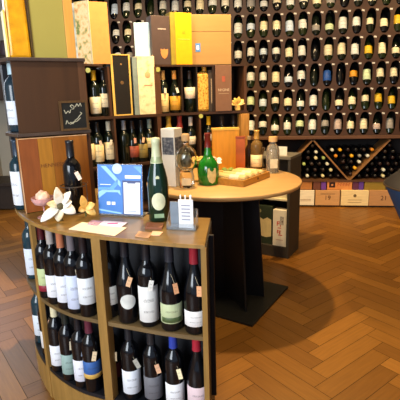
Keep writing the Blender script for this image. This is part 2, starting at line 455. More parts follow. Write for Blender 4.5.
def emblem(t, w, h):
    lathe('emblem', [(0, 0), (h*.1, 0), (h*.1, .0015), (0, .0015)], mat('6b5a3a', .6), t, M=Matrix.Translation((0, 0, h*.66)) @ Matrix.Rotation(PI/2, 4, 'X'))
    lines(t, w, h, n=2, z0=.22, z1=.38, x0=-.25, x1=.25)
wall_case(341, 367.4, 190, 206, 'e9d29c', 'pale cream wooden wine case with emblem, second case from the tan one stamped 19', .021, wy=-.03, extra=emblem)
wall_case(369, 397, 190, 206, 'b98a5a', 'tan wooden wine case stamped 21, beside the blue seat', .021, wy=-.03, txt='21')
low = [(300, 312, 'a8703c', 'small brown carton on low shelf, leftmost under the diamond bins'),
       (313.5, 320.5, '6a4034', 'dull maroon carton on low shelf beside a narrow purple one'),
       (321.5, 326, '6a3fa0', 'narrow purple carton on low shelf, left of the orange one'),
       (327.5, 352, 'd08a4c', 'orange carton with dark square and red scrawl on low shelf'),
       (353.2, 358.5, '5a2c48', 'plum carton on low shelf, right of the orange one'),
       (359.3, 363.5, '5b3a94', 'narrow violet carton on low shelf, left of the olive one'),
       (365, 385.5, '8c7428', 'olive-gold carton on low shelf near the blue seat'),
       (387, 397, '5e4a1c', 'dark olive carton on low shelf, rightmost behind the blue seat')]
for (a, b_, c_, l_) in low:
    def ex(t, w, h, c_=c_):
        if c_ == 'd08a4c':
            box('dark_square', -w*.42, -w*.18, -.0012, 0, h*.25, h*.8, mat('2c1414', .6), t)
            box('square_centre', -w*.34, -w*.26, -.002, -.0013, h*.42, h*.62, mat('c98a5a', .6), t)
            bm = bmesh.new()
            for i in range(9):
                add_tube(bm, (w*(-.08+i*.055), -.0015, h*(.4+.15*(i % 2))), (w*(-.05+i*.055), -.0015, h*(.75-.2*(i % 2))), .0022, 5)
            finish('red_scrawl', bm, mat('9c2418', .6), t)
    wall_case(a, b_, 180.5, 189, c_, l_, zbase, name='carton', cat='carton', wy=.004, depth=.18, extra=ex)
# ================================================================== LEFT BACKGROUND
t = thing('wall_cabinet', 'dark brown wall cabinet on the grey wall at far left', 'cabinet', (-2.2, 5.62, 1.28), 0)
box('cabinet_body', -.4, .62, -.3, -.001, 0, .52, mat('3b2c22', .6), t, bevel=.004)
box('door', -.39, .1, -.315, -.301, .01, .51, mat('45352a', .5), t)
box('door', .11, .61, -.315, -.301, .01, .51, mat('45352a', .5), t)
for i, (xx, c_) in enumerate([(-2.42, 'b08c8c'), (-2.3, '6a5a60'), (-2.12, 'a08078')]):
    t = thing('storage_jar', ['pinkish round jar on far left wall cabinet, nearest the corner', 'dark grey round jar between two pink jars on wall cabinet', 'dusty pink round jar on far left wall cabinet, beside the amber bottle'][i], 'jar', (xx, 5.47, 1.8005), 0, 'jars on the wall cabinet')
    lathe('jar_body', [(0, 0), (.04, 0), (.052, .03), (.05, .12), (.035, .15), (0, .15)], mat(c_, .5), t)
    lathe('lid', [(0, .1505), (.038, .1505), (.038, .172), (.01, .18), (0, .18)], mat('5a4a44', .5), t)
t = thing('low_dark_block', 'long dark low bench standing in for a dark band by the far left wall', 'block', (-2.05, 5.2, 0), 0)  # low dark form in place of the dark band at the wall foot
box('block_top', -.5, .55, -.25, .25, .30, .34, mat('2b221d', .5), t, bevel=.004)
for sx in (-.45, .5):
    for sy in (-.2, .2): box('leg', sx-.025, sx+.025, sy-.025, sy+.025, 0, .2995, mat('241c18', .5), t)
box('front_panel', -.42, .47, -.21, -.19, .02, .299, mat('2a211c', .6), t)
# ================================================================== ISLAND (curved display counter)
CT = .83
edge_px = [(21, 214.5), (29, 220), (39, 224.5), (50, 228), (65, 231.5), (80, 233.5), (97, 235.5), (116, 237.5), (150, 241), (180, 243.5), (205, 245)]
curve = smooth_curve([(-.84, 2.24), (-.865, 2.10), (-.86, 1.98), (-.83, 1.875)]+[tuple(at_z(x, y_, CT))[:2] for x, y_ in edge_px], 3)
inner = smooth_curve([(.040, 1.63), (-.1, 1.66), (-.23, 1.712), (-.36, 1.80), (-.44, 1.90), (-.50, 2.04), (-.535, 2.24)])
def inset(c, d):
    out = []
    n = len(c)
    for i in range(n):
        a = Vector(c[max(0, i-1)]); b_ = Vector(c[min(n-1, i+1)]); tt = (b_-a).normalized(); nn = Vector((-tt.y, tt.x))
        out.append((c[i][0]+nn.x*d, c[i][1]+nn.y*d))
    return out
BRASS = wood('94703a', var=.2, rough=.35, along='z', scale=6)
TOPW = wood('7a5e2e', var=.22, rough=.28, along='x', scale=5)
BLACKW = mat('14151a', .5, var=.15)
isl = thing('curved_display_counter', 'curved brass-edged display counter with two shelves of wine, at front left', 'display counter', (-.4, 1.8, 0))
def IP(pts): return [(x+.4, y-1.8) for x, y in pts]
CT = .83
bm = bmesh.new(); prism(bm, IP(curve+inner), CT-.012, CT); finish('countertop', bm, TOPW, isl, bevel=.002)
for zz, nm in ((.49, 'shelf_board'), (.155, 'shelf_board')):
    bm = bmesh.new(); prism(bm, IP(inset(curve, .006)+inset(inner, .006)), zz-.016, zz); finish(nm, bm, wood('6b5636', along='x', scale=5) if zz > .2 else BLACKW, isl)
def strip(pts, z0, z1, th, off=0):
    a = inset(pts, off); b_ = inset(pts, off+th); bm = bmesh.new(); prism(bm, IP(a+b_[::-1]), z0, z1); return bm
finish('plinth', strip(curve, 0, .138, .02, .004), BRASS, isl)
finish('brass_edge', strip(curve, CT-.0125, CT+.0008, .004, -.0045), BRASS, isl)
bk = inset(curve, .135)
finish('back_panel', strip(bk, .1555, CT-.0125, .01), BLACKW, isl)
finish('inner_panel', strip(inner, 0, CT-.0125, .01), BLACKW, isl)
def post_at(px, py, w=.03, d=.05):
    # vertical post standing on the curve
    tgt = at_z(px, py, CT)
    i = min(range(1, len(curve)-1), key=lambda i: (curve[i][0]-tgt.x)**2+(curve[i][1]-tgt.y)**2)
    a = Vector(curve[i-1]); b_ = Vector(curve[i+1]); an = math.atan2((b_-a).y, (b_-a).x)
    M = Matrix.Translation((tgt.x+.4, tgt.y-1.8, 0)) @ Matrix.Rotation(an, 4, 'Z')
    return box('post', -w/2, w/2, .0, d, .0, CT-.0125, BRASS, isl, bevel=.002, M=M)
post_at(28.5, 220, .024, .02); post_at(94.5, 235.5, .038, .04)
M = Matrix.Translation((.012+.4, 1.32-1.8, 0)) @ Matrix.Rotation(math.atan2(.31, .028), 4, 'Z')
box('side_panel', 0.0, .31, -.003, .012, 0, CT-.0125, mat('2c2a24', .5), isl, M=M)
box('post', -.004, .012, -.004, .014, 0, CT-.0122, BRASS, isl, M=M)
# tower on the left end : two bays, bottles facing left, brown back panels facing the room
TA = at_z(27, 214, .83); TB = at_z(91, 204.5, .83); TA.z = TB.z = 0; TD = (TB-TA).normalized(); TN = Vector((-TD.y, TD.x, 0))
TR = math.atan2(TD.y, TD.x); TL = (TB-TA).length
BROWNP = wood('452a12', var=.12, rough=.5, along='z', scale=4)
def tw(u, v, z=0): p = TA+TD*u+TN*v; return (p.x+.4, p.y-1.8, z)
L1 = 1.17; L2 = 1.51; T1 = 1.150; T2 = 1.464
MT = Matrix.Translation((TA.x+.4, TA.y-1.8, 0)) @ Matrix.Rotation(TR, 4, 'Z')
box('tower_panel', .012, TL, .014, .03, T1+.0165, T2-.0005, BROWNP, isl, M=MT)
box('tower_upright', TL-.002, TL+.028, .014, .16, CT+.001, T2-.0005, wood('5a3a22', along='z', scale=6), isl, M=MT)
box('tower_panel', .0, TL-.003, .064, .08, CT+.001, T1-.001, BROWNP, isl, M=MT)
def towerboard(z, th):
    pts = [tw(0, 0)[:2], tw(TL+.03, 0)[:2], tw(TL+.03, .3)[:2]]
    outer = [(x+.4, y-1.8) for x, y in smooth_curve([(-.60, 2.24), (-.77, 2.22), (-.845, 2.08), (-.85, 1.95), (-.825, 1.86)])]
    bm = bmesh.new(); prism(bm, pts+outer, z-th, z)
    return finish('tower_board', bm, wood('4a3a30', along='x', scale=5), isl, bevel=.002)
towerboard(T2, .014); towerboard(T1+.016, .014)
box('tower_back_upright', .0, .02, .22, .30, CT+.001, T2-.015, BLACKW, isl, M=MT)
# bottles facing left on the tower (behind panels)
def pB(px, py, h, back=.0):
    return at_z(px, py, h)
bl = 'white-labelled wine bottle on the left side of display tower, '
bottle(Vector((-.782, 1.90, T1+.0165)), bl+'upper level', None, 'bordeaux', 'dfe4ec', (.03, .13), 1.5, cap='a9c4cc', glass=mat('22323c', .12), rz=-.5, seg=20)
bottle(Vector((-.79, 1.865, CT+.0005)), bl+'level of wooden crate', None, 'bordeaux', 'e4e8ee', (.02, .17), 1.6, cap='2a3a4c', glass=mat('16303a', .12), rz=-.5)
# shelf bottles
def curve_at(px, h, depth=.055):
    # point on the front curve seen at pixel column px, at height h
    best = None
    for i in range(len(curve)-1):
        for t in (0, .25, .5, .75):
            x = curve[i][0]*(1-t)+curve[i+1][0]*t; y_ = curve[i][1]*(1-t)+curve[i+1][1]*t
            a = Vector(curve[i]); b_ = Vector(curve[i+1]); tt = (b_-a).normalized()
            X = x-tt.y*depth; Y = y_+tt.x*depth
            Z = h+.12-H; fw = Y*math.cos(P)-Z*math.sin(P); up = Y*math.sin(P)+Z*math.cos(P)
            u = X/fw; v = up/fw; sx = 200+F*(math.cos(R)*u-math.sin(R)*v)
            if y_ < 1.95 and (best is None or abs(sx-px) < best[0]): best = (abs(sx-px), X, Y)
    return Vector((best[1], best[2], h+.0005))
S1, S2 = .49, .155
row1 = [  # px, shape, label colour, lz, capsule, glass, tag, text
 (16, 'bordeaux', 'dfe3ea', (.03, .15), '29404a', 'f', None, 'wine bottle with tall white label on upper shelf, farthest left around the curve', .05),
 (25, 'bordeaux', 'd6dde8', (.02, .14), '1f3038', 'f', None, 'white-labelled wine bottle on upper shelf, just left of first brass post', .055),
 (45, 'bordeaux', 'b8c48a', (.03, .125), '4a1418', 'k', None, 'bottle with lime green and red label on upper shelf beside first brass post', .05),
 (54, 'bordeaux', 'e6e6ea', (.03, .12), 'a39a94', 'k', None, 'white-labelled bottle with silvery capsule on upper shelf of curved bay', .05),
 (64, 'bordeaux', 'e2e4ec', (.03, .135), 'b06a48', 'k', 'e8d8b8', 'white-labelled bottle with copper capsule on upper shelf of curved bay', .05),
 (75, 'bordeaux', 'c9d0e4', (.02, .15), '6b6468', 'k', 'e8d8b8', 'pale blue labelled bottle with tag and grey capsule, upper shelf of curved bay', .05),
 (86.5, 'bordeaux', 'dde0e2', (.05, .15), '1c1418', 'k', None, 'white-labelled bottle with black capsule on upper shelf, against middle brass post', .05),
 (109, 'bordeaux', 'ddd8cc', (.05, .12), '15151a', 'k', None, 'bottle half hidden behind the middle brass post on upper shelf', .075),
 (127, 'burgundy', 'd2d2ca', (.055, .115), '15151c', 'k', 'e4b284', 'sloping-shouldered bottle with oval grey label and orange tag, upper shelf', .06),
 (149, 'bordeaux', 'e4e2dc', (.02, .15), '17171c', 'k', 'eeeae0', 'bottle with large white label and white tag, upper shelf right bay', .06),
 (172, 'burgundy', 'b9c295', (.03, .10), '22242c', 'k', 'd89a6c', 'bottle with green-white banded label and peach tag, upper shelf right bay', .06),
 (195, 'burgundy', 'e8e4e0', (.03, .085), '8c1f2c', 'k', 'e8a878', 'bottle with low white label and red capsule, rightmost on upper shelf', .06)]
row2 = [
 (28, 'bordeaux', 'd9dfe6', (.04, .14), '203038', 'f', 'e0cdb4', 'white-labelled tagged bottle on lower shelf, left of first brass post', .05),
 (20, 'bordeaux', 'cfd6de', (.04, .14), '29404a', 'f', 'e0cdb4', 'pale-labelled bottle on lower shelf, farthest left around the curve', .05),
 (48, 'bordeaux', 'd8d4d0', (.04, .12), '15151a', 'k', 'e8b894', 'dark-capped bottle with white label on lower shelf beside first brass post', .06),
 (58, 'bordeaux', 'e6e6ea', (.03, .12), 'd8cda8', 'k', 'e8c8a4', 'white-labelled bottle with cream capsule on lower shelf of curved bay', .05),
 (69, 'bordeaux', '8fa8a0', (.03, .115), '1a201c', 'k', 'e8d8b8', 'bottle with grey-green banded label on lower shelf of curved bay', .05),
 (81, 'bordeaux', 'dcdce6', (.03, .12), '14141a', 'k', '8a94a4', 'white-labelled bottle with grey tag on lower shelf of curved bay', .05),
 (92.5, 'bordeaux', '2c5a9c', (.06, .13), '5a2434', 'k', 'e8d0a8', 'bottle with blue label and plum capsule, lower shelf against middle post', .05),
 (111, 'bordeaux', '5c1c20', (.06, .12), '15151a', 'k', 'e8cda0', 'dark red labelled bottle on lower shelf just right of the middle post', .075),
 (131.5, 'bordeaux', 'dfe3ea', (.03, .125), '191c22', 'k', 'a8a498', 'bottle with white label and grey tag on lower shelf of right bay', .06),
 (154, 'bordeaux', '6a6a70', (.03, .12), '1f2024', 'k', 'e8b48c', 'dark grey labelled bottle with orange tag on lower shelf of right bay', .06),
 (175.5, 'bordeaux', 'e8e8ea', (.03, .11), '2a3f9c', 'k', 'e8dcb0', 'white-labelled bottle with bright blue capsule on lower shelf', .06),
 (198, 'burgundy', 'd8c0c4', (.03, .115), 'a32434', 'k', None, 'bottle with red capsule and pinkish label, rightmost on lower shelf', .06)]
GB = {'k': GLASS_BLACK, 'f': mat('1c3640', .12, spec=.6)}
LATER = []
for h, rw in ((S1, row1), (S2, row2)):
    for (px, shp, lc, lz, cp, gl, tg, txt, dp) in rw:
        p = curve_at(px, h, dp-.012)
        if px == 16: p = Vector((-.812, 1.99, h+.0005))
        if px == 20: p = Vector((-.812, 1.99, h+.0005))
        if px in (25, 28): p = Vector((-.787, 1.885, h+.0005))
        oval = px == 127
        qb = bottle(p, txt, 'bottles on the counter shelves', shp, None if oval else lc, lz, 1.25, cp, GB[gl], tagc=tg, seg=28); qb.scale = (.94, .94, 1.06) if px < 90 else (.97, .97, 1.06)
        if oval: LATER.append(lambda qb=qb: curved_disc('oval_label', .0416, .085, .031, .027, mat('d2d2ca', .5), qb, 24))
        if px == 172: link_mesh('label_band', cached(('burgundy', 'l', (.034, .052), 1.0, 28), lambda: label_mesh('burgundy', .034, .052, 1.0, 10)), mat('4a5a34', .5), qb).scale = (1.015, 1.015, 1)
        if px == 45: link_mesh('label_band', cached(('bordeaux', 'l', (.03, .055), 1.25, 28), lambda: label_mesh('bordeaux', .03, .055, 1.25, 10)), mat('8a2030', .5), qb).scale = (1.015, 1.015, 1)
        if px == 92.5: link_mesh('label_band', cached(('bordeaux', 'l', (.06, .078), 1.25, 28), lambda: label_mesh('bordeaux', .06, .078, 1.25, 10)), mat('c9a050', .4), qb).scale = (1.015, 1.015, 1)
# ---------------------------------------------------------------- things on the counter
t = thing('wooden_wine_crate', 'striped orange-brown wooden wine crate standing upright on the counter beneath brown panel', 'wine crate', TA+Vector((0, 0, CT+.0005)), TR)
hC = T1-CT-.004
cw = TL+.008; widths = [0, .27, .47, .72, 1]; tones = ['8a4a1e', 'a9701f', '8f5416', '9a5a18']
for i in range(4):
    box('plank', widths[i]*cw, widths[i+1]*cw-.0008, .0, .012, 0.004, hC-.003, wood(tones[i], var=.15, along='z', scale=10), t)
bm = bmesh.new(); add_box(bm, 0, cw, .0125, .055, 0, .01); add_box(bm, 0, cw, .0125, .055, hC-.01, hC)
add_box(bm, 0, .008, .0125, .055, .01, hC-.01); add_box(bm, cw-.008, cw, .0125, .055, .01, hC-.01)
finish('crate_frame', bm, wood('b5752e', along='z'), t)
bm = bmesh.new(); add_box(bm, -.002, 0, -.0015, .012, 0, hC); add_box(bm, -.002, cw, -.0015, .012, hC-.003, hC)
finish('pale_edge', bm, wood('d8a878', along='z'), t)
text('engraving', 'HENNESSY', .023, mat('6e3c12', .7), t, (cw*.47, -.0006, hC*.62))
# chalkboard
cbc = TA+TD*.236+TN*(-.006)
t = thing('chalkboard', 'small framed chalkboard with white scribbles leaning on the brown panel', 'chalkboard', cbc+Vector((0, 0, T1+.0165)), TR)
wB, hB = .118, .125
FR = wood('5a4020', along='z', scale=14)
slate = box('slate', -wB/2+.008, wB/2-.008, .003, .007, .008, hB-.008, mat('15140f', .8, var=.2, scale=60), t)
bm = bmesh.new()
for (a, b_, c_, d_) in ((-wB/2, wB/2, 0, .009), (-wB/2, wB/2, hB-.009, hB), (-wB/2, -wB/2+.009, .009, hB-.009), (wB/2-.009, wB/2, .009, hB-.009)):
    add_box(bm, a, b_, 0, .012, c_, d_)
finish('frame', bm, FR, t)
def stroke(bm, pts, r=.0016):
    for a, b_ in zip(pts, pts[1:]): add_tube(bm, (a[0], .0024, a[1]), (b_[0], .0024, b_[1]), r, 5)
bm = bmesh.new(); stroke(bm, [(-.040, .088), (-.034, .072), (-.024, .083), (-.017, .074), (-.012, .088)])
stroke(bm, [(-.006, .095), (-.014, .102), (-.006, .108), (.004, .1), (0, .09), (-.008, .09)])
stroke(bm, [(.008, .098), (.016, .112), (.022, .1), (.03, .114), (.034, .1)])
finish('chalk_writing', bm, mat('b9b49a', .9), slate); bm = bmesh.new(); stroke(bm, [(-.038, .028), (-.032, .044), (-.026, .03), (-.016, .036), (-.008, .028), (.004, .044), (.014, .05), (.024, .062), (.034, .07), (.026, .076)])
stroke(bm, [(-.02, .026), (-.006, .036), (.01, .038), (.026, .052)])
finish('chalk_writing', bm, mat('b9b49a', .9), slate)
# tall bottle in wire stand
p = at_z(76, 211.5, CT)
bottle(p+Vector((0, 0, .0006)), 'dark wine bottle with small pink tag, standing before the wooden crate', None, 'bordeaux', None, cap='1a1c22', glass=GLASS_BLACK, tagc='e6cdb8', seg=28)
t = thing('wire_bottle_stand', 'thin black wire ring stand around the bottle before the crate', 'stand', p, 0)
bm = bmesh.new()
rr = .054
for i in range(20):
    a0, a1 = i/20*2*PI, (i+1)/20*2*PI
    for zz in (.115, .0035): add_tube(bm, (rr*math.cos(a0), rr*math.sin(a0), zz), (rr*math.cos(a1), rr*math.sin(a1), zz), .0022, 6)
for k in range(3): add_tube(bm, (rr*math.cos(k*2.09+.5), rr*math.sin(k*2.09+.5), .003), (rr*math.cos(k*2.09+.5), rr*math.sin(k*2.09+.5), .115), .002, 6)
finish('wire_ring', bm, mat('6a6460', .3, metal=.8), t)
# coupe glass with ball
p = at_z(45, 217, CT)
t = thing('coupe_glass', 'pink stemmed coupe glass holding a peach ball, in front of the crate', 'glass', p)
PINK = mat('e9b8b4', .12, var=.15, trans=.35, ior=1.3)
lathe('foot', [(0, 0), (.03, 0), (.03, .002), (.006, .004), (.0035, .01), (.003, .045), (0, .045)], PINK, t)
lathe('bowl', [(0, .0455), (.012, .048), (.036, .058), (.045, .075), (.046, .084), (.043, .084), (.041, .076), (.033, .063), (.01, .054), (0, .053)], PINK, t)
t2 = thing('peach_ball', 'peach and cream ball resting in the pink coupe glass', 'ball', p+Vector((0, 0, .056)))
bm = bmesh.new(); bmesh.ops.create_icosphere(bm, subdivisions=3, radius=.028); 
for v in bm.verts: v.co.z += .028; v.co *= 1+.06*math.sin(v.co.x*240)*math.sin(v.co.z*200)
finish('ball_body', bm, patchmat(['e8b090', 'f2d0b8', 'd99a70'], 30, .5), t2, True)
# flowers
def petal(name, parent, d, L, w, m, lift=.0, curl=.25, base=.008):
    # a thick pointed petal starting at origin going along direction d
    bm = bmesh.new(); d = Vector(d).normalized(); up = Vector((0, -.85, .5)); side = d.cross(up).normalized(); nrm = side.cross(d).normalized()
    nu, nv = 10, 8; rings = []
    for i in range(nu+1):
        u = i/nu; wd = w*math.sin(PI*min(1, max(.0, u*.93+.05)))**.75; cen = d*(L*u)+nrm*(curl*L*(math.sin(u*PI*.9)*.5))
        ring = []
        for j in range(nv):
            a = 2*PI*j/nv; ring.append(bm.verts.new(cen+side*(wd*math.cos(a))+nrm*(.22*wd*math.sin(a)+.22*wd*math.cos(a)**2)))
        rings.append(ring)
    for A_, B_ in zip(rings, rings[1:]):
        for j in range(nv): bm.faces.new((A_[j], A_[(j+1) % nv], B_[(j+1) % nv], B_[j]))
    bm.faces.new(rings[0]); bm.faces.new(rings[-1][::-1])
    return finish(name, bm, m, parent, True)
p = at_z(62, 221, CT)
ctr = Vector((0, 0, .062))
t = thing('white_flower', 'large white and cream artificial flower with long petals on the counter', 'flower', p, face_cam(p))
h = bpy.data.objects.new('blossom', None)
IV = patchmat(['d9b98a', 'f3ecd8', 'f7f3e6', 'f2efe2'], 14, .45)
IV2 = patchmat(['d89a3c', 'f0e0b8', 'f3ecd8'], 12, .45)
for (dx, dz, L_, w_, mm) in ((-.85, -.55, .095, .019, IV), (-.25, -.97, .062, .019, IV2), (-.1, 1, .085, .019, IV), (.72, .25, .05, .02, IV), (.62, .8, .075, .017, IV), (.85, -.5, .065, .022, IV), (-.9, .3, .055, .016, IV2)):
    pe = petal('petal', t, (dx, -.25, dz), L_, w_, mm); pe.location = ctr
pe = lathe('flower_centre', [(0, 0), (.012, .002), (.016, .01), (.01, .018), (0, .02)], mat('5b5030', .7), t, M=Matrix.Translation(ctr) @ Matrix.Rotation(PI/2, 4, 'X'))
bm = bmesh.new(); add_tube(bm, (0, .01, 0), ctr, .004, 8); finish('stem', bm, mat('6a6a3a', .6), t)
p = at_z(86, 217, CT)
t = thing('orange_flower', 'small golden-orange artificial flower lying right of the white flower', 'flower', p, face_cam(p))
OR = patchmat(['c98a2c', 'eab75c', 'f2cf86'], 16, .45)
for (dx, dz, L_, w_) in ((-.15, 1, .06, .016), (.8, .35, .045, .017), (.8, -.55, .05, .016), (-.5, -.1, .03, .014)):
    pe = petal('petal', t, (dx, -.2, dz), L_, w_, OR); pe.location = (0, 0, .036)
bm = bmesh.new(); add_tube(bm, (0, .012, 0), (0, 0, .036), .004, 8); finish('stem', bm, mat('6a6a3a', .6), t)
# blue acrylic stand
a = at_z(99, 215, CT); b_ = at_z(143.5, 217, CT)
t = thing('blue_sign_stand', 'blue and white printed sign in clear acrylic stand on the counter', 'sign', (a+b_)/2, math.atan2(b_.y-a.y, b_.x-a.x))
w = (b_-a).length; hS = .212
BL = mat('2f74c4', .35, var=.1, scale=8); LBL = mat('8fc4ec', .35, var=.05); WH = mat('eef2f8', .35, var=.02); NV = mat('1c2f6a', .35, var=.02)
Mt = Matrix.Rotation(math.radians(-6), 4, 'X')
poster = None
def sg(name, x0, x1, z0, z1, d, m): return box(name, x0, x1, -.003-d, -.0025-d+.0003, z0, z1, m, poster or t, M=Mt)
box('acrylic_panel', -w/2, w/2, -.0022, .0006, .004, hS, ACRYLIC, t, M=Mt)
box('acrylic_foot', -w/2, w/2, -.004, .06, 0, .0035, ACRYLIC, t)
poster = sg('poster', -w/2+.002, w/2-.002, .008, hS-.003, 0, BL)
def poly(name, pts, d, m):
    bm = bmesh.new(); vs = [bm.verts.new((x*w, -.003-d, z*hS)) for x, z in pts]; f = bm.faces.new(vs)
    r = bmesh.ops.extrude_face_region(bm, geom=[f])
    for v in r['geom']:
        if isinstance(v, bmesh.types.BMVert): v.co.y -= .0003
    for v in bm.verts: v.co = Mt @ v.co
    return finish(name, bm, m, poster)
poly('light_ray', [(-.42, .96), (-.30, .96), (.02, .66), (.02, .56)], .0006, LBL)
poly('light_ray', [(-.48, .55), (-.22, .55), (-.04, .72), (-.04, .62), (-.15, .50), (-.48, .50)], .0006, mat('5a9ee0', .35))
poly('light_ray', [(-.48, .46), (-.36, .52), (.0, .5), (.02, .40), (-.05, .46), (-.3, .46), (-.48, .34)], .0006, LBL)
poly('light_ray', [(-.48, .10), (.02, .04), (.02, .07), (-.48, .13)], .0006, LBL)
poly('light_ray', [(.30, .96), (.48, .82), (.48, .96)], .0006, mat('5a9ee0', .35))
lathe('round_badge', [(0, 0), (.021, 0), (.021, .0006), (0, .0006)], mat('b9d8f2', .35), poster, M=Mt @ Matrix.Translation((-.01, -.0034, hS*.91)) @ Matrix.Rotation(PI/2, 4, 'X'))
sg('phone_picture', .06*w, .46*w, .03*hS, .69*hS, .0012, NV); sg('phone_screen', .085*w, .44*w, .05*hS, .655*hS, .0018, WH)
sg('heading_bar', .12*w, .46*w, .73*hS, .79*hS, .0012, WH)
sg('printed_block', -.30*w, -.22*w, .215*hS, .275*hS, .0012, WH); sg('printed_block', -.19*w, -.11*w, .215*hS, .275*hS, .0012, WH)
sg('printed_line', .12*w, .40*w, .56*hS, .57*hS, .0024, mat('8a94b4', .5)); sg('printed_line', .16*w, .36*w, .10*hS, .113*hS, .0024, mat('8a94b4', .5))
sg('phone_notch', .17*w, .35*w, .635*hS, .66*hS, .0024, NV); sg('printed_line', -.44*w, -.2*w, .60*hS, .612*hS, .0012, WH)
# champagne bottle
p = at_z(159.5, 219.5, CT)+Vector((0, 0, .0006))
t = bottle(p, 'tall green champagne bottle with pale gold foil neck on the counter', None, 'champagne', None, cap='c6cba2', glass=mat('0c2a1c', .07, var=.2, spec=.7), seg=36, name='champagne_bottle'); t.scale = (.92, .92, 1)
lathe('foil_sleeve', [(.0205, .25), (.0258, .229), (.0262, .2285)], mat('a9b68c', .35, metal=.3, var=.1), t)
def curved_patch(name, rad, pts, m, parent, rings=5):
    cx = sum(p[0] for p in pts)/len(pts); cz = sum(p[1] for p in pts)/len(pts); bm = bmesh.new()
    def V(x, z): th = x/rad; return bm.verts.new((rad*math.sin(th), -rad*math.cos(th), z))
    c_ = V(cx, cz); prev = None; n = len(pts)
    for k in range(1, rings+1):
        f_ = k/rings; cur = [V(cx+(x-cx)*f_, cz+(z-cz)*f_) for x, z in pts]
        for i in range(n):
            j = (i+1) % n
            if prev: bm.faces.new((prev[i], prev[j], cur[j], cur[i]))
            else: bm.faces.new((c_, cur[i], cur[j]))
        prev = cur
    return finish(name, bm, m, parent, True)
def curved_disc(name, rad, zc, w_, h_, m, parent, n=18):
    return curved_patch(name, rad, [(w_*math.cos(2*PI*i/n), zc+h_*math.sin(2*PI*i/n)) for i in range(n)], m, parent)
for fn in LATER: fn()
curved_disc('oval_label', .0459, .082, .030, .034, mat('d9d9b4', .5, var=.08, scale=60), t, 28)
o = curved_disc('neck_medallion', .0395, .172, .008, .009, mat('cfd2a8', .4), t)
for v in o.data.vertices: v.co.y -= .001
box('lower_band', -.02, .02, -.0462, -.0452, .018, .034, mat('8fa882', .5), t)
# card holder
a = at_z(166, 229.5, CT); b_ = at_z(196, 231, CT)
t = thing('acrylic_card_holder', 'clear acrylic holder with sloped tray, right of the champagne bottle', 'card holder', (a+b_)/2, math.atan2(b_.y-a.y, b_.x-a.x))
w = .108
box('base', -w/2, w/2, 0, .055, 0, .003, ACRYLIC, t); box('front_wall', -w/2, w/2, 0, .0022, .0032, .022, ACRYLIC, t)
box('back_wall', -w/2, w/2, .045, .0475, .0032, .07, ACRYLIC, t)
for sx in (-w/2, w/2-.0025):
    bm = bmesh.new(); vs = [(sx, .0025, .0032), (sx, .0448, .0032), (sx, .0448, .066), (sx, .0025, .022)]
    lo = [bm.verts.new(v) for v in vs]; hi = [bm.verts.new((v[0]+.0025, v[1], v[2])) for v in vs]
    bm.faces.new(lo); bm.faces.new(hi[::-1])
    for i in range(4): bm.faces.new((lo[i], lo[(i+1) % 4], hi[(i+1) % 4], hi[i]))
    finish('side_wall', bm, ACRYLIC, t)
base = (a+b_)/2; rzH = t.rotation_euler[2]; MH = Matrix.Translation(base) @ Matrix.Rotation(rzH, 4, 'Z')
def incard(name, lab, x0, x1, y0, h, m, cat='card'):
    q = thing(name, lab, cat, MH @ Vector(((x0+x1)/2, y0, .0035)), rzH)
    box('card_stock', -(x1-x0)/2, (x1-x0)/2, 0, .006, 0, h, m, q)
    return q
q = incard('business_card', 'stack of white cards with faint print in the acrylic holder', -.012, .042, .02, .105, mat('e9e9ea', .5, var=.02))
lines(q, .054, .105, '9a9aa8', 5, -.3, .3, .3, .8)
incard('business_card', 'slate grey card stack in the acrylic holder, left of the white cards', -.044, -.014, .022, .096, mat('77838f', .5))
for k, xx in enumerate((-.008, .010, .030)):
    q = thing('white_pen', ['thin white pen behind the white cards, leftmost of three', 'thin white pen behind the white cards, middle of three', 'thicker white pen behind the white cards, nearest the counter end'][k], 'pen', MH @ Vector((xx, .037, .0035)), 0)
    r_ = .0022 if k < 2 else .0035
    lathe('barrel', [(0, 0), (r_, 0), (r_, .10), (0, .10)], mat('e4e2dc', .4), q, 10); lathe('cap', [(0, .1005), (r_*1.3, .1005), (r_*1.3, .118), (0, .12)], mat('f0eeea', .4), q, 10)
# papers
def sheet(name, pts, z, m, lab, cat, th=.0012):
    P3 = [at_z(x, y_, CT) for x, y_ in pts]; c_ = sum(P3, Vector())/4
    q = thing(name, lab, cat, (c_.x, c_.y, CT+z)); bm = bmesh.new(); prism(bm, [(v.x-c_.x, v.y-c_.y) for v in P3], 0, th)
    finish('paper', bm, m, q); return q
sheet('cream_leaflet', [(68.5, 229.5), (115, 236.2), (127, 228), (82, 222.5)], .0006, mat('efdcc0', .6, var=.03), 'large cream leaflet lying on the counter before the blue sign', 'leaflet')
q = sheet('printed_card', [(98, 225), (121, 228), (128, 223), (104, 221.5)], .002, mat('e8dcea', .6, var=.03), 'white card with magenta print on top of the cream leaflet', 'card')
box('magenta_print', -.02, .02, -.008, .006, .0013, .0016, mat('c03a8c', .6), q)
q = sheet('purple_flyer', [(87, 225), (97, 226.5), (103, 222), (92, 220.5)], .0020, patchmat(['b04a7c', 'c9a8c0', '7a5a50'], 60), 'small purple patterned flyer lying on the cream leaflet', 'flyer')
sheet('tan_card', [(135, 237), (149, 238.5), (152, 233.5), (139, 232)], .0006, mat('d09a6c', .6, var=.05), 'flat tan card near the counter front edge', 'card', .003)
sheet('tan_card', [(149, 236), (160, 236), (163, 232.5), (153, 231.5)], .0006, mat('e0b896', .6, var=.05), 'pale tan card next to the acrylic card holder', 'card', .002)
sheet('brown_card_case', [(145, 229.5), (162, 230), (164, 225.5), (147, 224.5)], .0006, mat('8a5232', .5, var=.08), 'reddish brown flat card case at the foot of the champagne bottle', 'card case', .009)
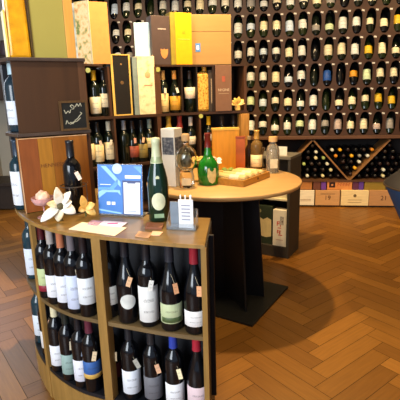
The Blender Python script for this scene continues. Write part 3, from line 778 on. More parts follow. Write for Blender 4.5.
# ---------------------------------------------------------------- on top of the tower
MTT = Matrix.Translation((TA.x, TA.y, T2)) @ Matrix.Rotation(TR, 4, 'Z')
GOLD = mat('d9992c', .3, var=.1)
q = thing('gift_case', 'tall open olive-lined gift case with golden wood frame on top of tower', 'gift case', MTT @ Vector((.190, .03, .0006)), TR)
box('olive_panel', -.082, .050, .004, .05, 0, .40, mat('a89a4a', .45, var=.05, scale=4), q)
box('golden_side', .051, .088, .0, .06, 0, .40, wood('e0a048', var=.1, along='z'), q, bevel=.002)
box('dark_edge', -.088, -.083, .0, .05, 0, .40, mat('4a3a18', .5), q)
q = thing('amber_bottle', 'glowing amber square bottle with orange liquor beside the olive gift case', 'bottle', MTT @ Vector((.060, .05, .0006)), TR)
AMB = mat('f7a818', .12, var=.25, scale=22, trans=.12, ior=1.35)
bm = bmesh.new(); add_box(bm, -.042, .042, 0, .07, 0, .255)
for v in bm.verts:
    if v.co.z > .2: v.co.x *= .92
finish('glass_body', bm, AMB, q, bevel=.010)
lathe('neck', [(.0, .256), (.018, .256), (.016, .27), (.016, .30), (0, .30)], mat('8a5a1c', .2), q, M=Matrix.Translation((0, .035, 0)))
box('cap', -.02, .02, .015, .055, .3005, .34, mat('4a3420', .4), q, bevel=.004)
box('yellow_strip', -.049, -.0425, .0, .07, .0, .18, mat('f0d060', .35), q)
# ================================================================== BACK SHELF
BSP = smooth_curve([(-.80, 2.84), (-.62, 2.97), (-.35, 3.12), (0, 3.27), (.37, 3.365)])
bs = thing('curved_back_shelf', 'curved dark brown shelving with lit bottle bays behind the round table', 'shelving', (-.2, 3.2, 0))
def bp(pts): return [(x+.2, y_-3.2) for x, y_ in pts]
SHW = wood('3a2417', var=.2, rough=.5, along='x', scale=5)
def bstrip(z0, z1, th, off, pts=None):
    pts = pts or BSP; a_ = inset(pts, off); c_ = inset(pts, off+th); bm = bmesh.new(); prism(bm, bp(a_+c_[::-1]), z0, z1); return bm
def sub(x0, x1): return [q for q in BSP if x0 <= q[0] <= x1]
for zz in (.10, .49, .83, 1.17): finish('shelf_board', bstrip(zz-.018, zz, .24, 0), SHW, bs)
def bs_pt(px, dpt=0, zref=1.3):
    best = None
    for i in range(len(BSP)-1):
        for k in range(10):
            t_ = k/10; x = BSP[i][0]*(1-t_)+BSP[i+1][0]*t_; y_ = BSP[i][1]*(1-t_)+BSP[i+1][1]*t_
            tt = (Vector(BSP[i+1])-Vector(BSP[i])).normalized(); X = x-tt.y*dpt; Y = y_+tt.x*dpt
            Z = zref-H; fw = Y*math.cos(P)-Z*math.sin(P); up = Y*math.sin(P)+Z*math.cos(P)
            sx = 200+F*(math.cos(R)*X/fw-math.sin(R)*up/fw)
            if best is None or abs(sx-px) < best[0]: best = (abs(sx-px), X, Y, math.atan2(tt.y, tt.x))
    return best[1], best[2], best[3]
# top boards where the bays are closed
xa = bs_pt(110.5)[0]; xb = bs_pt(156)[0]
finish('top_board', bstrip(L2-.014, L2, .24, 0, [q for q in BSP if q[0] <= xa+.01]), SHW, bs)
finish('top_board', bstrip(L2-.014, L2, .24, 0, [q for q in BSP if q[0] >= xb-.02]), SHW, bs)
finish('back_panel', bstrip(.1005, L2-.0145, .012, .228), mat('241810', .6, var=.1), bs)
def upright(px, z0, z1, w=.016, c='4a2e1c', zref=1.3):
    X, Y, an = bs_pt(px, 0, zref); M = Matrix.Translation((X+.2, Y-3.2, 0)) @ Matrix.Rotation(an, 4, 'Z')
    box('upright', -w/2, w/2, -.001, .225, z0, z1, wood(c, along='z', scale=7), bs, M=M)
for px in (86, 110): upright(px, L1+.0005, L2-.015)
upright(158.5, L1+.0005, L2-.015, .045, '5a3a22'); upright(182.5, L1+.0005, L2-.015, .012, '2a1c14'); upright(197, L1+.0005, L2-.015, .01, '1c1410')
upright(214, L1+.0005, L2-.015, .012, '2a1c14'); upright(246, L1+.0005, L2-.015, .02)
for px in (86, 116, 160, 200, 246): upright(px, .8305, L1-.019, .03 if px == 160 else .014, zref=1.0)
for px in (86, 160, 246): upright(px, .0, .811, .03, zref=.5)
def disc(px, py, z_, lab):
    X, Y, an = bs_pt(px, 0, z_); q = lathe('price_disc', [(0, 0), (.016, 0), (.016, .003), (0, .003)], mat('a8aa50', .5), bs, M=Matrix.Translation((X+.2, Y-3.2-.0035, z_)) @ Matrix.Rotation(PI/2, 4, 'X'))
disc(157.5, 70, 1.475, ''); disc(201, 116, 1.14, ''); disc(88, 69, 1.47, '')
def onshelf(px, z, dpt, zref=None): X, Y, an = bs_pt(px, dpt, zref or z+.15); return Vector((X, Y, z+.0006)), an
# bottles upper level 1.17
ub = [(94.5, 'bordeaux', 'ece0bc', (.02, .13), 'e8b81c', 'cream-labelled bottle with yellow capsule in left upper bay', .07),
      (104.5, 'bordeaux', 'e6dab8', (.06, .15), '1c1614', 'cream-labelled bottle with black capsule in left upper bay', .07),
      (163.5, 'bordeaux', 'e8cf90', (.01, .14), 'd8b070', 'tan-labelled bottle with gold capsule, beside the thick brown divider', .055),
      (175, 'burgundy', 'c9962c', (.02, .12), 'd89440', 'bottle with golden emblem label and orange capsule in upper bay', .055),
      (189.5, 'burgundy', 'ecd8bc', (.10, .18), '2c2018', 'dark bottle with high cream label alone in narrow upper bay', .055)]
for (px, sh, lc, lz, cp, tx, dp) in ub:
    v, an = onshelf(px, L1, dp); bottle(v, tx, None, sh, lc, lz, 1.25, cp, tagc='e4dcc4' if px in (163.5, 175) else None, seg=20)
# level .83
lb = [(88.5, 'bordeaux', 'ecd4a0', (.05, .16), 'c8d8a8', 'bottle with pale green capsule at left end of lower bay', .07, None),
      (97.5, 'bordeaux', 'ead29c', (.03, .15), '1a1512', 'cream-labelled dark bottle with peach tag in lower bay behind sign', .07, 'e8b890'),
      (108.5, 'bordeaux', 'ead8ac', (.04, .16), 'd8cdb0', 'cream-labelled bottle with ivory capsule in lower bay behind sign', .07, 'e0d0b0'),
      (123.5, 'bordeaux', None, (.1, .18), '8a8f98', 'slim bottle with grey capsule in lower bay behind sign', .06, None),
      (132, 'burgundy', '9a4a34', (.04, .12), '201818', 'bottle with rust label and pink tag in lower bay', .06, 'e8a088'),
      (141, 'burgundy', '8a7a40', (.03, .13), '1c1c1c', 'dark bottle with peach tag left of champagne bottle neck', .06, 'e8b898'),
      (149.5, 'bordeaux', 'd8c894', (.10, .17), '8a9c94', 'bottle with cream label behind the champagne bottle neck', .06, None),
      (168.5, 'champagne', None, (.03, .1), 'd8b038', 'gold-necked bottle in lower bay above the white box', .06, None),
      (180, 'champagne', None, (.03, .1), 'a83a2c', 'red-foiled bottle in lower bay behind the clear decanter', .06, None),
      (190.5, 'bordeaux', 'd8d0b8', (.1, .16), 'dcd0c0', 'bottle with white capsule in lower bay left of yellow disc', .06, None),
      (208.5, 'bordeaux', 'ece4d0', (.12, .17), 'f0b818', 'bottle with bright yellow capsule behind the green bottle', .06, None),
      (221.5, 'bordeaux', None, (.1, .17), '2a2018', 'dark bottle in lower bay above the golden wooden box', .06, 'e8e0d0'),
      (233.5, 'bordeaux', None, (.1, .17), '221a14', 'dark bottle with white tag in lower bay, nearest the pale plank', .06, 'f0e8d8')]
for (px, sh, lc, lz, cp, tx, dp, tg) in lb:
    v, an = onshelf(px, .83, dp, 1.05); bottle(v, tx, None, sh, lc, lz, 1.25, cp, tagc=tg, seg=20)
# boxes on the back shelf
def bxthing(name, lab, cat, px, z, w, d, h, m, dpt=.02, rz=None, zref=None, bev=.002, part='box_body'):
    v, an = onshelf(px, z, dpt, zref); q = thing(name, lab, cat, v, an if rz is None else rz)
    box(part, -w/2, w/2, 0, d, 0, h, m, q, bevel=bev); return q
BK = mat('1d1a17', .45, var=.1)
# black gift box with gold frame
q = bxthing('black_gift_box', 'tall black gift box with gold border standing between two shelf bays', 'gift box', 121.8, L1, .136, .09, .402, BK, .006)
bm = bmesh.new()
for (a_, b2, c_, d_) in ((-.069, -.053, 0, .404), (.058, .069, 0, .404), (-.053, .058, 0, .008), (-.053, .058, .397, .404)): add_box(bm, a_, b2, -.004, -.0002, c_, d_)
finish('gold_border', bm, mat('d9b35c', .4, var=.1), q)
lathe('round_emblem', [(0, 0), (.012, 0), (.012, .001), (0, .001)], mat('6a5030', .5), q, M=Matrix.Translation((.005, -.0002, .22)) @ Matrix.Rotation(PI/2, 4, 'X'))
lathe('round_emblem', [(0, 0), (.006, 0), (.006, .001), (0, .001)], mat('8a6a40', .5), q, M=Matrix.Translation((.005, -.0002, .34)) @ Matrix.Rotation(PI/2, 4, 'X'))
# cream box
q = bxthing('cream_patterned_box', 'tall cream box with pale map-like pattern and rosette, beside the black gift box', 'gift box', 147, L1, .125, .1, .395, patchmat(['d8b88a', 'ecd8ac', 'f0e2bc', 'dcc9a0'], 22, .5), .0)
box('grey_side', -.098, -.0635, .0, .1, 0, .385, mat('7d8c88', .5, var=.15), q)
lathe('rosette', [(0, 0), (.02, 0), (.02, .0015), (.012, .002), (0, .002)], mat('c9a878', .5), q, M=Matrix.Translation((.008, -.0005, .27)) @ Matrix.Rotation(PI/2, 4, 'X'))
box('printed_line', -.02, .04, -.0012, 0, .195, .203, mat('b08a68', .6), q)
# textured amber bottle box
q = bxthing('amber_textured_decanter', 'squat textured amber decanter with gold stopper in upper bay', 'decanter', 203, L1, .105, .09, .285, patchmat(['8a5a1c', 'c98f30', 'e8bc5c', 'a8701f'], 55, .3), .02, part='glass_body', bev=.02)
lathe('neck', [(0, .286), (.022, .286), (.017, .297), (0, .297)], mat('8a6a2c', .3), q, M=Matrix.Translation((.01, .045, 0)))
q2 = lathe('stopper', [(0, .2975), (.018, .2975), (.018, .345), (0, .345)], mat('e09a24', .35), q, M=Matrix.Translation((.03, .045, -.005)), seg=16)
q = bxthing('slim_dark_box', 'slim dark box with pale vertical script, between amber decanter and brown box', 'gift box', 212, L1, .045, .1, .30, mat('3a3028', .5), .02)
box('vertical_script', -.004, .004, -.001, 0, .06, .24, patchmat(['3a3028', 'b8a080', '3a3028'], 120), q)
q = bxthing('brown_gift_box', 'taupe brown gift box with faint red emblem and pale lettering, in upper bay', 'gift box', 223.5, L1, .125, .1, .333, mat('77553f', .5, var=.06), -.005)
text('lettering', 'NI\u00b7ONE', .026, mat('c9b498', .6), q, (0, -.0006, .155)); box('lettering_line', -.04, .04, -.001, 0, .128, .131, mat('b09878', .6), q)
box('red_emblem', -.012, .012, -.001, 0, .215, .255, mat('a0503a', .6), q)
# golden ribbon bow
v, an = onshelf(238, L1, .02)
q = thing('golden_bow', 'golden ribbon bow at the right end of the upper shelf', 'bow', v, an)
for k, (dx, dz) in enumerate(((-.9, .5), (.9, .6), (-.7, .95), (.75, .15), (-.9, .05), (.1, 1))):
    pe = petal('ribbon_loop', q, (dx, -.2, dz), .06, .018, OR); pe.location = (0, 0, .045)
bm = bmesh.new(); add_box(bm, -.02, .02, -.01, .02, 0, .045); finish('knot', bm, OR, q, bevel=.006)
# plank box right end lower bay
bxthing('pale_wooden_box', 'narrow pale golden wooden box at right end of lower bay', 'wooden box', 245.5, .83, .065, .09, .315, wood('b07c38', along='z'), -.03, zref=1.1)
# on top : floral box
v, an = onshelf(93, L2, .05, 1.7)
ca_ = at_y(92, 64, v.y-.05)
q = thing('floral_gift_box', 'large gift box with pale floral front and orange side on shelf top', 'gift box', (ca_.x, ca_.y, L2+.0006), 0)
FL = patchmat(['7a8a4c', 'e8c88a', 'f2dcae', 'f0c890', 'c98a4c'], 20, .5); FB = patchmat(['9aa894', 'c9d4cc', 'dfe2d8', 'c4cdb4'], 16, .5)
Mf = Matrix.Rotation(math.radians(-24), 4, 'Z'); 
hF = .385
box('printed_front', -.105, .0, 0, .006, 0, hF, FL, q, M=Mf); box('pale_front', -.205, -.1055, 0, .006, 0, hF-.006, FB, q, M=Mf)
box('pale_corner', .0003, .008, -.001, .007, 0, hF+.001, mat('c9c2a4', .5), q, M=Mf)
Ms = Matrix.Translation((.008, 0, 0)) @ Matrix.Rotation(math.radians(22), 4, 'Z')
box('orange_side', .001, .118, .0, .006, 0, hF-.006, mat('cf8f48', .5, var=.06), q, M=Ms)
bm = bmesh.new(); prism(bm, [(-.18, .09), (0, .009), (.112, .053), (.05, .2), (-.1, .22)], .001, hF-.008); finish('box_body', bm, mat('b98848', .5), q)
# blue-white box
q = bxthing('pale_blue_box', 'pale blue tall box on shelf top, left of the dark shield box', 'gift box', 143, L2, .11, .09, .285, patchmat(['86b4d0', 'a8cce0', 'c4dce6'], 12, .5), .09, zref=1.6, rz=.1)
q0 = q; q0.location.z = L2+.0006
box('dark_side', .056, .085, .004, .09, 0, .285, mat('4a4644', .5), q)
for ob in [o_ for o_ in bpy.data.objects if o_.parent == q]: pass
# dark shield box
q = bxthing('dark_champagne_box', 'dark grey gift box with orange shield emblem on shelf top', 'gift box', 162, L2, .155, .1, .325, mat('4a3b38', .5, var=.08), .03, zref=1.65)
bm = bmesh.new(); vs = [bm.verts.new((x*.028, -.0015, .075+z*.032)) for x, z in ((-1, 1), (-.35, .85), (0, 1.05), (.35, .85), (1, 1), (.95, 0), (.6, -.75), (0, -1.1), (-.6, -.75), (-.95, 0))]
f = bm.faces.new(vs); r_ = bmesh.ops.extrude_face_region(bm, geom=[f])
for e_ in r_['geom']:
    if isinstance(e_, bmesh.types.BMVert): e_.co.y += .001
o = finish('orange_shield', bm, mat('c9854c', .45), q); o.location = (.012, 0, 0)
box('lettering_line', -.03, .03, -.001, 0, .235, .243, mat('a89a90', .6), q)
# yellow box
q = bxthing('yellow_champagne_box', 'bright orange-yellow tall gift box with olive side on shelf top', 'gift box', 184, L2, .125, .1, .35, mat('eba516', .4, var=.05), .015, zref=1.65)
box('olive_side', -.098, -.0635, .003, .1, 0, .35, mat('93822c', .45), q)
box('pale_line', -.045, .045, -.0012, 0, .17, .174, mat('f0c050', .5), q); box('small_crest', -.01, .01, -.0012, 0, .21, .23, mat('d99a10', .5), q)
# carton
q = bxthing('cardboard_carton', 'large plain brown cardboard carton on top of shelf, right side', 'carton', 204, L2, .42, .12, .355, wood('a07c46', var=.06, along='x', scale=4), .085, zref=1.65, rz=.16)
box('lid_seam', -.21, .21, -.0012, 0, .236, .24, mat('7c5c30', .6), q)
box('blue_sticker', -.062, -.025, -.002, -.0005, .095, .155, mat('4a7ec0', .5), q); box('sticker_square', -.054, -.036, -.003, -.0021, .11, .14, WH, q)
# ================================================================== ROUND TABLE
TC = Vector((.150, 2.645, 0)); TH = .78
t = thing('round_table', 'round pale wood table on crossed black steel legs', 'table', TC)
lathe('tabletop', [(0, TH-.028), (.463, TH-.028), (.475, TH-.024), (.48, TH-.012), (.48, TH-.004), (.476, TH), (0, TH)], wood('bf965c', var=.07, rough=.4, along='x', scale=5), t, seg=96)
STL = mat('17181a', .45, metal=.3, var=.1)
pa = math.atan2(.481, .301)
Mp = Matrix.Translation((.03, -.03, 0)) @ Matrix.Rotation(pa, 4, 'Z')
box('base_plate', -.29, .29, -.30, .30, 0, .014, mat('24231f', .5, metal=.4), t, bevel=.002, M=Mp)
def legpanel(a_deg, wt, wb, cx=0, cy=0):
    M = Matrix.Translation((cx, cy, 0)) @ Matrix.Rotation(math.radians(a_deg), 4, 'Z'); bm = bmesh.new()
    vs = [(-wb, -.006, .0145), (wb, -.006, .0145), (wt, -.006, TH-.0285), (-wt, -.006, TH-.0285)]
    lo = [bm.verts.new(M @ Vector(v)) for v in vs]; hi = [bm.verts.new(M @ Vector((v[0], .006, v[2]))) for v in vs]
    bm.faces.new(lo); bm.faces.new(hi[::-1])
    for i in range(4): bm.faces.new((lo[i], lo[(i+1) % 4], hi[(i+1) % 4], hi[i]))
    finish('leg_panel', bm, STL, t)
legpanel(-18, .22, .265); legpanel(-68, .24, .30)
def tb(px, py): v = at_z(px, py, TH); return v+Vector((0, 0, .0006))
# white box
v = tb(176, 187)
q = thing('white_spirit_box', 'tall white carton with dark printed panel on the round table', 'gift box', v, math.radians(-28)); q.scale = (1.08, 1.08, 1.1)
WC = mat('e6e0d0', .5, var=.03); hW = .305
box('carton_body', -.082, 0, 0, .085, 0, hW, WC, q, bevel=.0015)
box('printed_panel', -.075, -.004, -.0015, -.0002, .17, .26, patchmat(['3c3f48', '50545c', '8a8a8a'], 60), q)
box('printed_panel', .0002, .0015, .006, .078, .17, .26, patchmat(['3c3f48', '50545c', '8a8a8a'], 60), q)
# clear decanter
v = tb(187, 187)
q = thing('clear_glass_decanter', 'round clear glass bottle with cork stopper and dark figure inside, on table', 'decanter', v, 0); q.scale = (1.12, 1.12, 1.2)
lathe('glass_body', [(0, 0), (.036, 0), (.04, .006), (.04, .055), (.034, .07), (.036, .085), (.052, .11), (.056, .14), (.05, .17), (.034, .192), (.02, .2), (.017, .215), (.019, .222),
                     (.015, .222), (.014, .2), (.03, .188), (.046, .168), (.052, .14), (.048, .112), (.033, .09), (.03, .085), (0, .082)], CLEAR, q, 32)
lathe('cork', [(0, .2225), (.021, .2225), (.021, .252), (.018, .256), (0, .256)], mat('b89464', .7), q)
lathe('inner_figure', [(0, .09), (.022, .1), (.03, .125), (.026, .15), (.018, .165), (0, .17)], patchmat(['3c4440', '6a6a58', '8a8a70'], 40), q)
box('paper_label', -.024, .024, -.0425, -.0405, .015, .05, mat('ddc9a0', .5), q)
# gold blossom ornament
v = tb(199, 181); q = thing('gold_blossom_ornament', 'small cream and gold blossom ornament between decanter and green bottle', 'ornament', v)
bm = bmesh.new(); add_tube(bm, (0, 0, 0), (0, 0, .13), .004, 8); finish('stem', bm, mat('c9a050', .4), q); lathe('foot', [(0, 0), (.025, 0), (.025, .004), (0, .006)], mat('c9a050', .4), q)
for k in range(9):
    a_ = k*2.4; pe = petal('petal', q, (math.cos(a_), math.sin(a_)*.6, .3+.5*math.sin(k*1.7)), .045, .018, OR if k % 3 else IV); pe.location = (0, 0, .12)
# green liqueur bottle
v = tb(208.5, 184)
q = thing('green_liqueur_bottle', 'squat bright green glass bottle with red wax neck on the round table', 'bottle', v, face_cam(v)+.35); q.scale = (1.06, 1.06, 1.15)
lathe('glass_body', [(0, .005), (.03, .003), (.05, 0), (.056, .006), (.061, .05), (.06, .085), (.05, .115), (.03, .14), (.021, .155), (.022, .165), (.018, .172), (.016, .2), (0, .2)], mat('1a7a1c', .06, var=.45, scale=14, spec=.8, trans=.25), q, 36)
lathe('red_wax_neck', [(.0185, .19), (.0175, .2), (.016, .245), (.018, .247), (.018, .262), (0, .264)], mat('6e1c12', .35), q)
bm = bmesh.new()
n = 10; rad = .0615
pts = [(-.024, .09), (.024, .09), (.027, .05), (.018, .022), (0, .012), (-.018, .022), (-.027, .05)]
bm.free(); curved_patch('shield_label', rad+.0004, pts, mat('cdb878', .5, var=.15, scale=60), q)
# tray
fc = tb(243.5, 187.5); rc = tb(281, 173); lc = tb(205, 179)
ex = (rc-fc); wR = .34; exn = ex.normalized(); eyn = Vector((-exn.y, exn.x, 0)); wL = .29
q = thing('wooden_tray', 'shallow open wooden box tray with straw on the round table', 'tray', fc, math.atan2(exn.y, exn.x))
TW = wood('b07a2c', var=.15, along='x', scale=9)
hT = .038
box('tray_bottom', 0, wR, 0, wL, 0, .006, TW, q)
for a_ in ((0, wR, 0, .009), (0, wR, wL-.009, wL), (0, .009, .0092, wL-.0092), (wR-.009, wR, .0092, wL-.0092)):
    box('tray_side', a_[0], a_[1], a_[2], a_[3], .0065, hT, TW, q)
lathe('round_hole', [(0, 0), (.008, 0), (.008, .001), (0, .001)], mat('4a300f', .6), q, M=Matrix.Translation((wR*.52, -.0002, .021)) @ Matrix.Rotation(PI/2, 4, 'X'))
MQ = Matrix.Translation(fc) @ Matrix.Rotation(math.atan2(exn.y, exn.x), 4, 'Z')
# straw
bm = bmesh.new(); rnd = random.Random(3)
for i in range(900):
    x = rnd.uniform(.02, wR-.02); y_ = rnd.uniform(.02, wL-.02); a_ = rnd.uniform(0, PI); l = rnd.uniform(.015, .035); z = rnd.uniform(.008, .045)
    x2 = min(wR-.012, max(.012, x+l*math.cos(a_))); y2 = min(wL-.012, max(.012, y_+l*math.sin(a_)))
    add_tube(bm, (x, y_, z), (x2, y2, max(.008, z+rnd.uniform(-.008, .008))), .0011, 3)
o = finish('packing_straw', bm, mat('e3c070', .7, var=.2), None); o.matrix_world = MQ; tag(o, 'yellow packing straw filling the wooden tray', 'straw', kind='stuff')
# wrapped bottles lying in the tray
wraps = [(.06, 'c8a868', 'straw-wrapped bottle lying in tray, nearest the tray front left'), (.125, 'c8a868', 'second wrapped bottle lying in wooden tray, by blue seal'), (.19, 'c49c54', 'third wrapped bottle lying in wooden tray, by the green leaf'), (.25, 'bc9a58', 'wrapped bottle lying in the tray side nearest steel jigger')]
for i, (x, c_, l_) in enumerate(wraps):
    x *= 1.12
    q = thing('wrapped_bottle', l_, 'bottle', MQ @ Vector((x, .012, .034)), 0, 'wrapped bottles in the tray'); q.scale = (.82, .82, 1.1)
    q.rotation_euler = (-PI/2, 0, math.atan2(exn.y, exn.x))
    lathe('paper_wrap', [(0, 0), (.02, .001), (.0275, .006), (.0275, .16), (.022, .178), (.012, .19), (.0115, .205), (0, .205)], patchmat([c_, 'c8ac70', c_], 16), q, 20)
    lathe('capsule', [(.0125, .2055), (.0125, .228), (0, .229)], mat(['c9a050', 'b89a60', 'e0d0a0', 'b08030'][i], .4), q, 14)
    lathe('label_band', [(.0278, .045), (.028, .046), (.028, .10), (.0278, .101)], labelmat(['d8cba8', 'b8b8a8', 'e0cfa0', 'ccb480'][i], '8a7048'), q, 20)
# green leaf
v = MQ @ Vector((.19, .22, .052)); q = thing('green_leaf', 'green leaf sprig lying on wrapped bottles in tray', 'leaf', v)
for (dx, dy) in ((1, .1), (-.8, .3), (.4, -.7)): petal('leaf_blade', q, (dx, dy, .12), .04, .012, mat('7a8c34', .5))
# golden wooden box
v = tb(226, 165); v = Vector((at_y(226, 160, 2.99).x, 2.985, TH+.0006))
q = thing('golden_wooden_box', 'upright golden wooden box standing at back of round table', 'wooden box', v, math.radians(3)); q.scale = (1, 1, 1.17)
box('box_body', -.094, .094, 0, .07, 0, .235, wood('c98a24', var=.12, along='z', scale=8), q, bevel=.002); box('lid_edge', -.095, .095, -.002, .071, .2355, .247, wood('e0ac48', var=.1, along='x'), q)
x_ = at_y(240, 150, 2.93).x
q = thing('amber_red_box', 'narrow reddish amber box leaning beside the golden wooden box', 'gift box', (x_, 2.90, TH+.0006), math.radians(-8))
box('box_body', -.032, .032, 0, .05, 0, .225, mat('a8521a', .3, var=.25, scale=10), q, bevel=.002); box('lid', -.033, .033, -.001, .051, .2255, .237, mat('8a3c14', .35), q)
# bouquet
v = tb(216, 173); q = thing('pink_white_posy', 'little pink and white posy with blue wrap behind the green bottle', 'posy', v)
lathe('blue_wrap', [(0, 0), (.012, 0), (.024, .06), (0, .055)], mat('8a94b8', .5), q)
for k in range(8):
    a_ = k*2.4; pe = petal('petal', q, (math.cos(a_), math.sin(a_)*.5-.2, .6*math.sin(k*2.1)+.4), .045, .014, mat(['f0dcd4', 'e6b0a4', 'f4ecdc'][k % 3], .5)); pe.location = (0, 0, .075)
# glass bottles at right of table
x_ = at_y(256.5, 160, 2.95)
t1 = bottle(Vector((x_.x, 2.95, TH+.0006)), 'clear spirit bottle with cream label behind the tray', None, 'bordeaux', 'ead49a', (.03, .12), 1.25, 'b88a3c', glass=mat('8a6a3a', .08, trans=.5, ior=1.3), seg=24, name='spirit_bottle'); t1.scale = (1.1, 1.1, .9)
x_ = at_y(246, 150, 3.0)
v = tb(272.5, 172.5)
q = thing('cork_stoppered_bottle', 'clear glass bottle with wide cork, near the right rim of table', 'bottle', v, 0); q.scale = (1.2, 1.2, 1.2)
lathe('glass_body', [(0, 0), (.032, 0), (.036, .005), (.036, .125), (.03, .145), (.018, .158), (.016, .172), (.0, .172)], mat('e8e0cc', .05, var=.04, trans=.85, ior=1.35), q, 28)
lathe('cork', [(0, .1725), (.024, .1725), (.024, .198), (0, .2)], mat('d0a468', .6), q)
box('paper_label', -.02, .02, -.0385, -.0365, .03, .08, mat('d8c8a0', .5), q)
v = tb(260.5, 166.5)
q = thing('steel_jigger', 'double-ended steel jigger cup beside the cork-stoppered bottle', 'jigger', v); q.scale = (1.25, 1.25, 1.25)
SS = mat('b8b6b0', .15, metal=1, var=.03)
lathe('lower_cup', [(0, 0), (.024, 0), (.026, .004), (.010, .052), (0, .052)], SS, q); lathe('upper_cup', [(0, .0525), (.010, .0525), (.026, .11), (.024, .11), (.009, .06), (0, .058)], SS, q)
x_ = at_y(250, 150, 3.05)
q = thing('dark_spirit_bottle', 'slim dark bottle behind the tray, left of the spirit bottle', 'bottle', (at_y(249, 150, 3.04).x, 3.04, TH+.0006), 0)
lathe('glass_body', [(0, 0), (.026, 0), (.028, .004), (.028, .13), (.02, .15), (.011, .165), (.011, .2), (0, .2)], mat('2c1c12', .1), q); lathe('capsule', [(0, .2005), (.013, .2005), (.013, .225), (0, .226)], mat('a8906a', .4), q)
# ================================================================== CABINET behind table
CF = Vector((.693, 3.224, 0)); CB = at_z(305, 241.5, 0); 
cy = (CB-CF).normalized(); cdep = (CB-CF).length; print('cab', CB, cdep)
cyaw = math.atan2(-(cy.x), cy.y)
fx = Vector((math.cos(cyaw), math.sin(cyaw), 0))
q = thing('grey_display_cabinet', 'dark grey open-front display cabinet behind the round table', 'cabinet', CF, cyaw)
CG = mat('3a342b', .6, var=.06); CHt = .80; cdep = .27; cwid = .34
box('side_panel', -.02, 0, 0, cdep, 0, CHt, CG, q, bevel=.001); box('side_panel', -cwid, -cwid+.02, 0, cdep, 0, CHt, CG, q)
box('top_panel', -cwid, 0, -.004, cdep, CHt+.0005, CHt+.02, mat('6a6458', .5, var=.06), q); box('base_panel', -cwid+.0205, -.0205, .003, cdep, .0, .09, CG, q)
box('back_panel', -cwid+.0205, -.0205, cdep-.02, cdep, .0905, CHt, CG, q); box('middle_shelf', -cwid+.0205, -.0205, .03, cdep-.021, .465, .48, mat('d9cfae', .5), q)
MQ2 = Matrix.Translation(CF) @ Matrix.Rotation(cyaw, 4, 'Z')
q = thing('white_red_print_box', 'tall white box with red printed characters inside the grey cabinet', 'gift box', MQ2 @ Vector((-.084, .02, .0906)), cyaw)
box('box_body', -.056, .056, 0, .09, 0, .30, mat('ece4cf', .5, var=.03), q, bevel=.001)
bm = bmesh.new()
for (x, z, w_, h_) in ((-.018, .20, .028, .006), (-.018, .185, .02, .006), (-.022, .17, .006, .035), (.004, .165, .006, .04), (-.015, .15, .03, .005), (-.018, .125, .03, .006), (-.02, .105, .006, .03), (.0, .1, .006, .03), (-.01, .09, .034, .006), (-.01, .11, .018, .005)): add_box(bm, x, x+w_, -.0012, 0, z, z+h_)
finish('red_characters', bm, mat('c8401c', .6), q)
box('grey_motif', .004, .034, -.0014, 0, .18, .25, patchmat(['8a8a88', 'c9c0b0', '6a5a50'], 60), q); box('printed_line', -.03, .03, -.001, 0, .05, .055, mat('c9a898', .6), q)
q = thing('green_cream_box', 'dark green box with cream shield panel inside the grey cabinet', 'gift box', MQ2 @ Vector((-.228, .03, .0906)), cyaw)
box('box_body', -.075, .075, 0, .09, 0, .32, mat('2f3a28', .5, var=.1), q, bevel=.001)
bm = bmesh.new(); vs = [bm.verts.new((x*.07, -.0012, .14+z*.085)) for x, z in ((-1, .9), (-.5, 1), (0, .75), (.5, 1), (1, .8), (1, -.85), (.4, -1), (-.3, -.9), (-1, -.7))]; f = bm.faces.new(vs)
r_ = bmesh.ops.extrude_face_region(bm, geom=[f])
for e_ in r_['geom']:
    if isinstance(e_, bmesh.types.BMVert): e_.co.y += .001
finish('cream_shield', bm, mat('d8c48c', .5, var=.08), q)
lathe('round_seal', [(0, 0), (.014, 0), (.014, .001), (0, .001)], mat('9a9468', .5), q, M=Matrix.Translation((-.03, -.0002, .275)) @ Matrix.Rotation(PI/2, 4, 'X'))
q = thing('cream_carton', 'cream carton on the middle shelf of grey cabinet, under the tabletop', 'carton', MQ2 @ Vector((-.16, .05, .4806)), cyaw)
box('carton_body', -.12, .12, 0, .12, 0, .09, mat('e6dcb8', .5, var=.04), q)
box('lid_line', -.12, .12, -.001, 0, .07, .073, mat('b8ac88', .5), q)
# white price card on cabinet top
q = thing('white_notice_card', 'small white notice card standing on the grey cabinet', 'card', MQ2 @ Vector((-.09, .06, CHt+.0206)), cyaw)
box('card_face', -.04, .04, 0, .003, 0, .07, mat('e2dccb', .6), q); box('card_foot', -.04, .04, .0032, .03, 0, .002, mat('e2dccb', .6), q)
# ================================================================== BLUE SEAT at the right edge
YS = 2.15
pt = at_y(381, 186, YS)
q = thing('blue_padded_stool', 'navy blue stool with bulging angular seat jutting in at the right edge', 'stool', (pt.x+.385, YS+.1, 0), 0)
NAVY = mat('27466a', .6, var=.2, scale=8)
zt_ = at_y(400, 170, YS).z; zm = pt.z-.03; zl = at_y(400, 229, YS).z
print('stool', pt, zt_, zl)
lathe('seat_shell', [(0, zm-.34), (.12, zm-.33), (.20, zm-.21), (.285, zm-.03), (.30, zm-.004), (.30, zm)], NAVY, q, 48)
lathe('seat_top', [(.302, zm+.0005), (.298, zm+.012), (.2, zm+.095), (.1, zm+.14), (0, zm+.15)], mat('221f1e', .5), q, 48)
lathe('piping', [(.298, zm-.006), (.305, zm-.003), (.305, zm+.003), (.298, zm+.006)], mat('3a2c1c', .4), q, 48)
lathe('post', [(0, .02), (.025, .02), (.025, zm-.335), (0, zm-.335)], STL, q); lathe('foot_disc', [(0, 0), (.12, 0), (.12, .01), (.03, .02), (0, .02)], STL, q, 36)
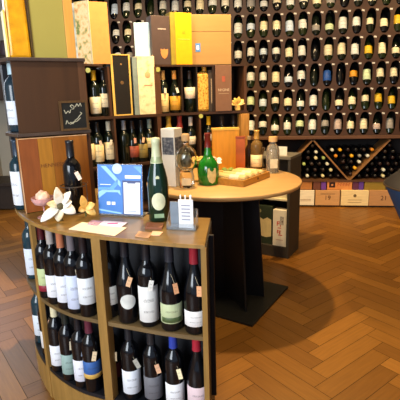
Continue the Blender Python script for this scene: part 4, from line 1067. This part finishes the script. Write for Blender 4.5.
# ================================================================== LIGHTS
def spot(name, loc, tgt, e, col, size=70, blend=.6, rad=.06):
    l = bpy.data.lights.new(name, 'SPOT'); l.energy = e; l.color = col; l.spot_size = math.radians(size); l.spot_blend = blend; l.shadow_soft_size = rad
    o = bpy.data.objects.new(name, l); COL.objects.link(o); o.location = loc
    o.rotation_euler = (Vector(tgt)-Vector(loc)).to_track_quat('-Z', 'Y').to_euler(); return o
def area(name, loc, tgt, e, col, sx, sy):
    l = bpy.data.lights.new(name, 'AREA'); l.energy = e; l.color = col; l.shape = 'RECTANGLE'; l.size = sx; l.size_y = sy
    o = bpy.data.objects.new(name, l); COL.objects.link(o); o.location = loc
    o.rotation_euler = (Vector(tgt)-Vector(loc)).to_track_quat('-Z', 'Y').to_euler(); return o
WARM = (1, .70, .36)
spot('table_spot', (.06, 2.70, 2.8), (.3, 2.60, 0), 205, WARM, 135, .5, .04)
for x in (-1.0, 0.1, 1.2, 2.3):
    spot('wall_spot', (x, 3.75, 2.85), (x+.15, 4.9, 1.1), 70, WARM, 85, .8)
spot('shelf_spot', (-.5, 1.75, 2.85), (-.35, 3.1, 1.4), 52, WARM, 70, .8)
spot('shelf_spot', (.2, 1.95, 2.85), (.1, 3.3, 1.4), 48, WARM, 60, .8)
spot('counter_spot', (-.1, 1.2, 2.85), (-.35, 1.75, .8), 60, (1, .82, .6), 70, .8)
spot('floor_spot', (1.3, 1.6, 2.85), (1.5, 2.8, 0), 70, WARM, 90, .9)
area('ceiling_glow', (.6, 2.6, 2.9), (.6, 2.6, 0), 22, WARM, 3.5, 4)
area('shop_window', (-1.9, -1.2, 1.7), (-.6, 2.2, .6), 120, (.84, .92, 1), 1.8, 1.9)
area('side_fill', (-2.55, 3.9, 1.6), (-1.0, 2.2, .1), 20, (.80, .88, 1), 1.6, 1.5)  # unseen cool area light, added to tint the left floor and bottle sides
wd = bpy.data.worlds.new('world'); sc.world = wd; wd.use_nodes = True
wd.node_tree.nodes['Background'].inputs[0].default_value = (.62, .75, 1, 1); wd.node_tree.nodes['Background'].inputs[1].default_value = .45
sc.view_settings.view_transform = 'Standard'; sc.view_settings.look = 'None'; sc.view_settings.gamma = 1; sc.view_settings.exposure = 0.45
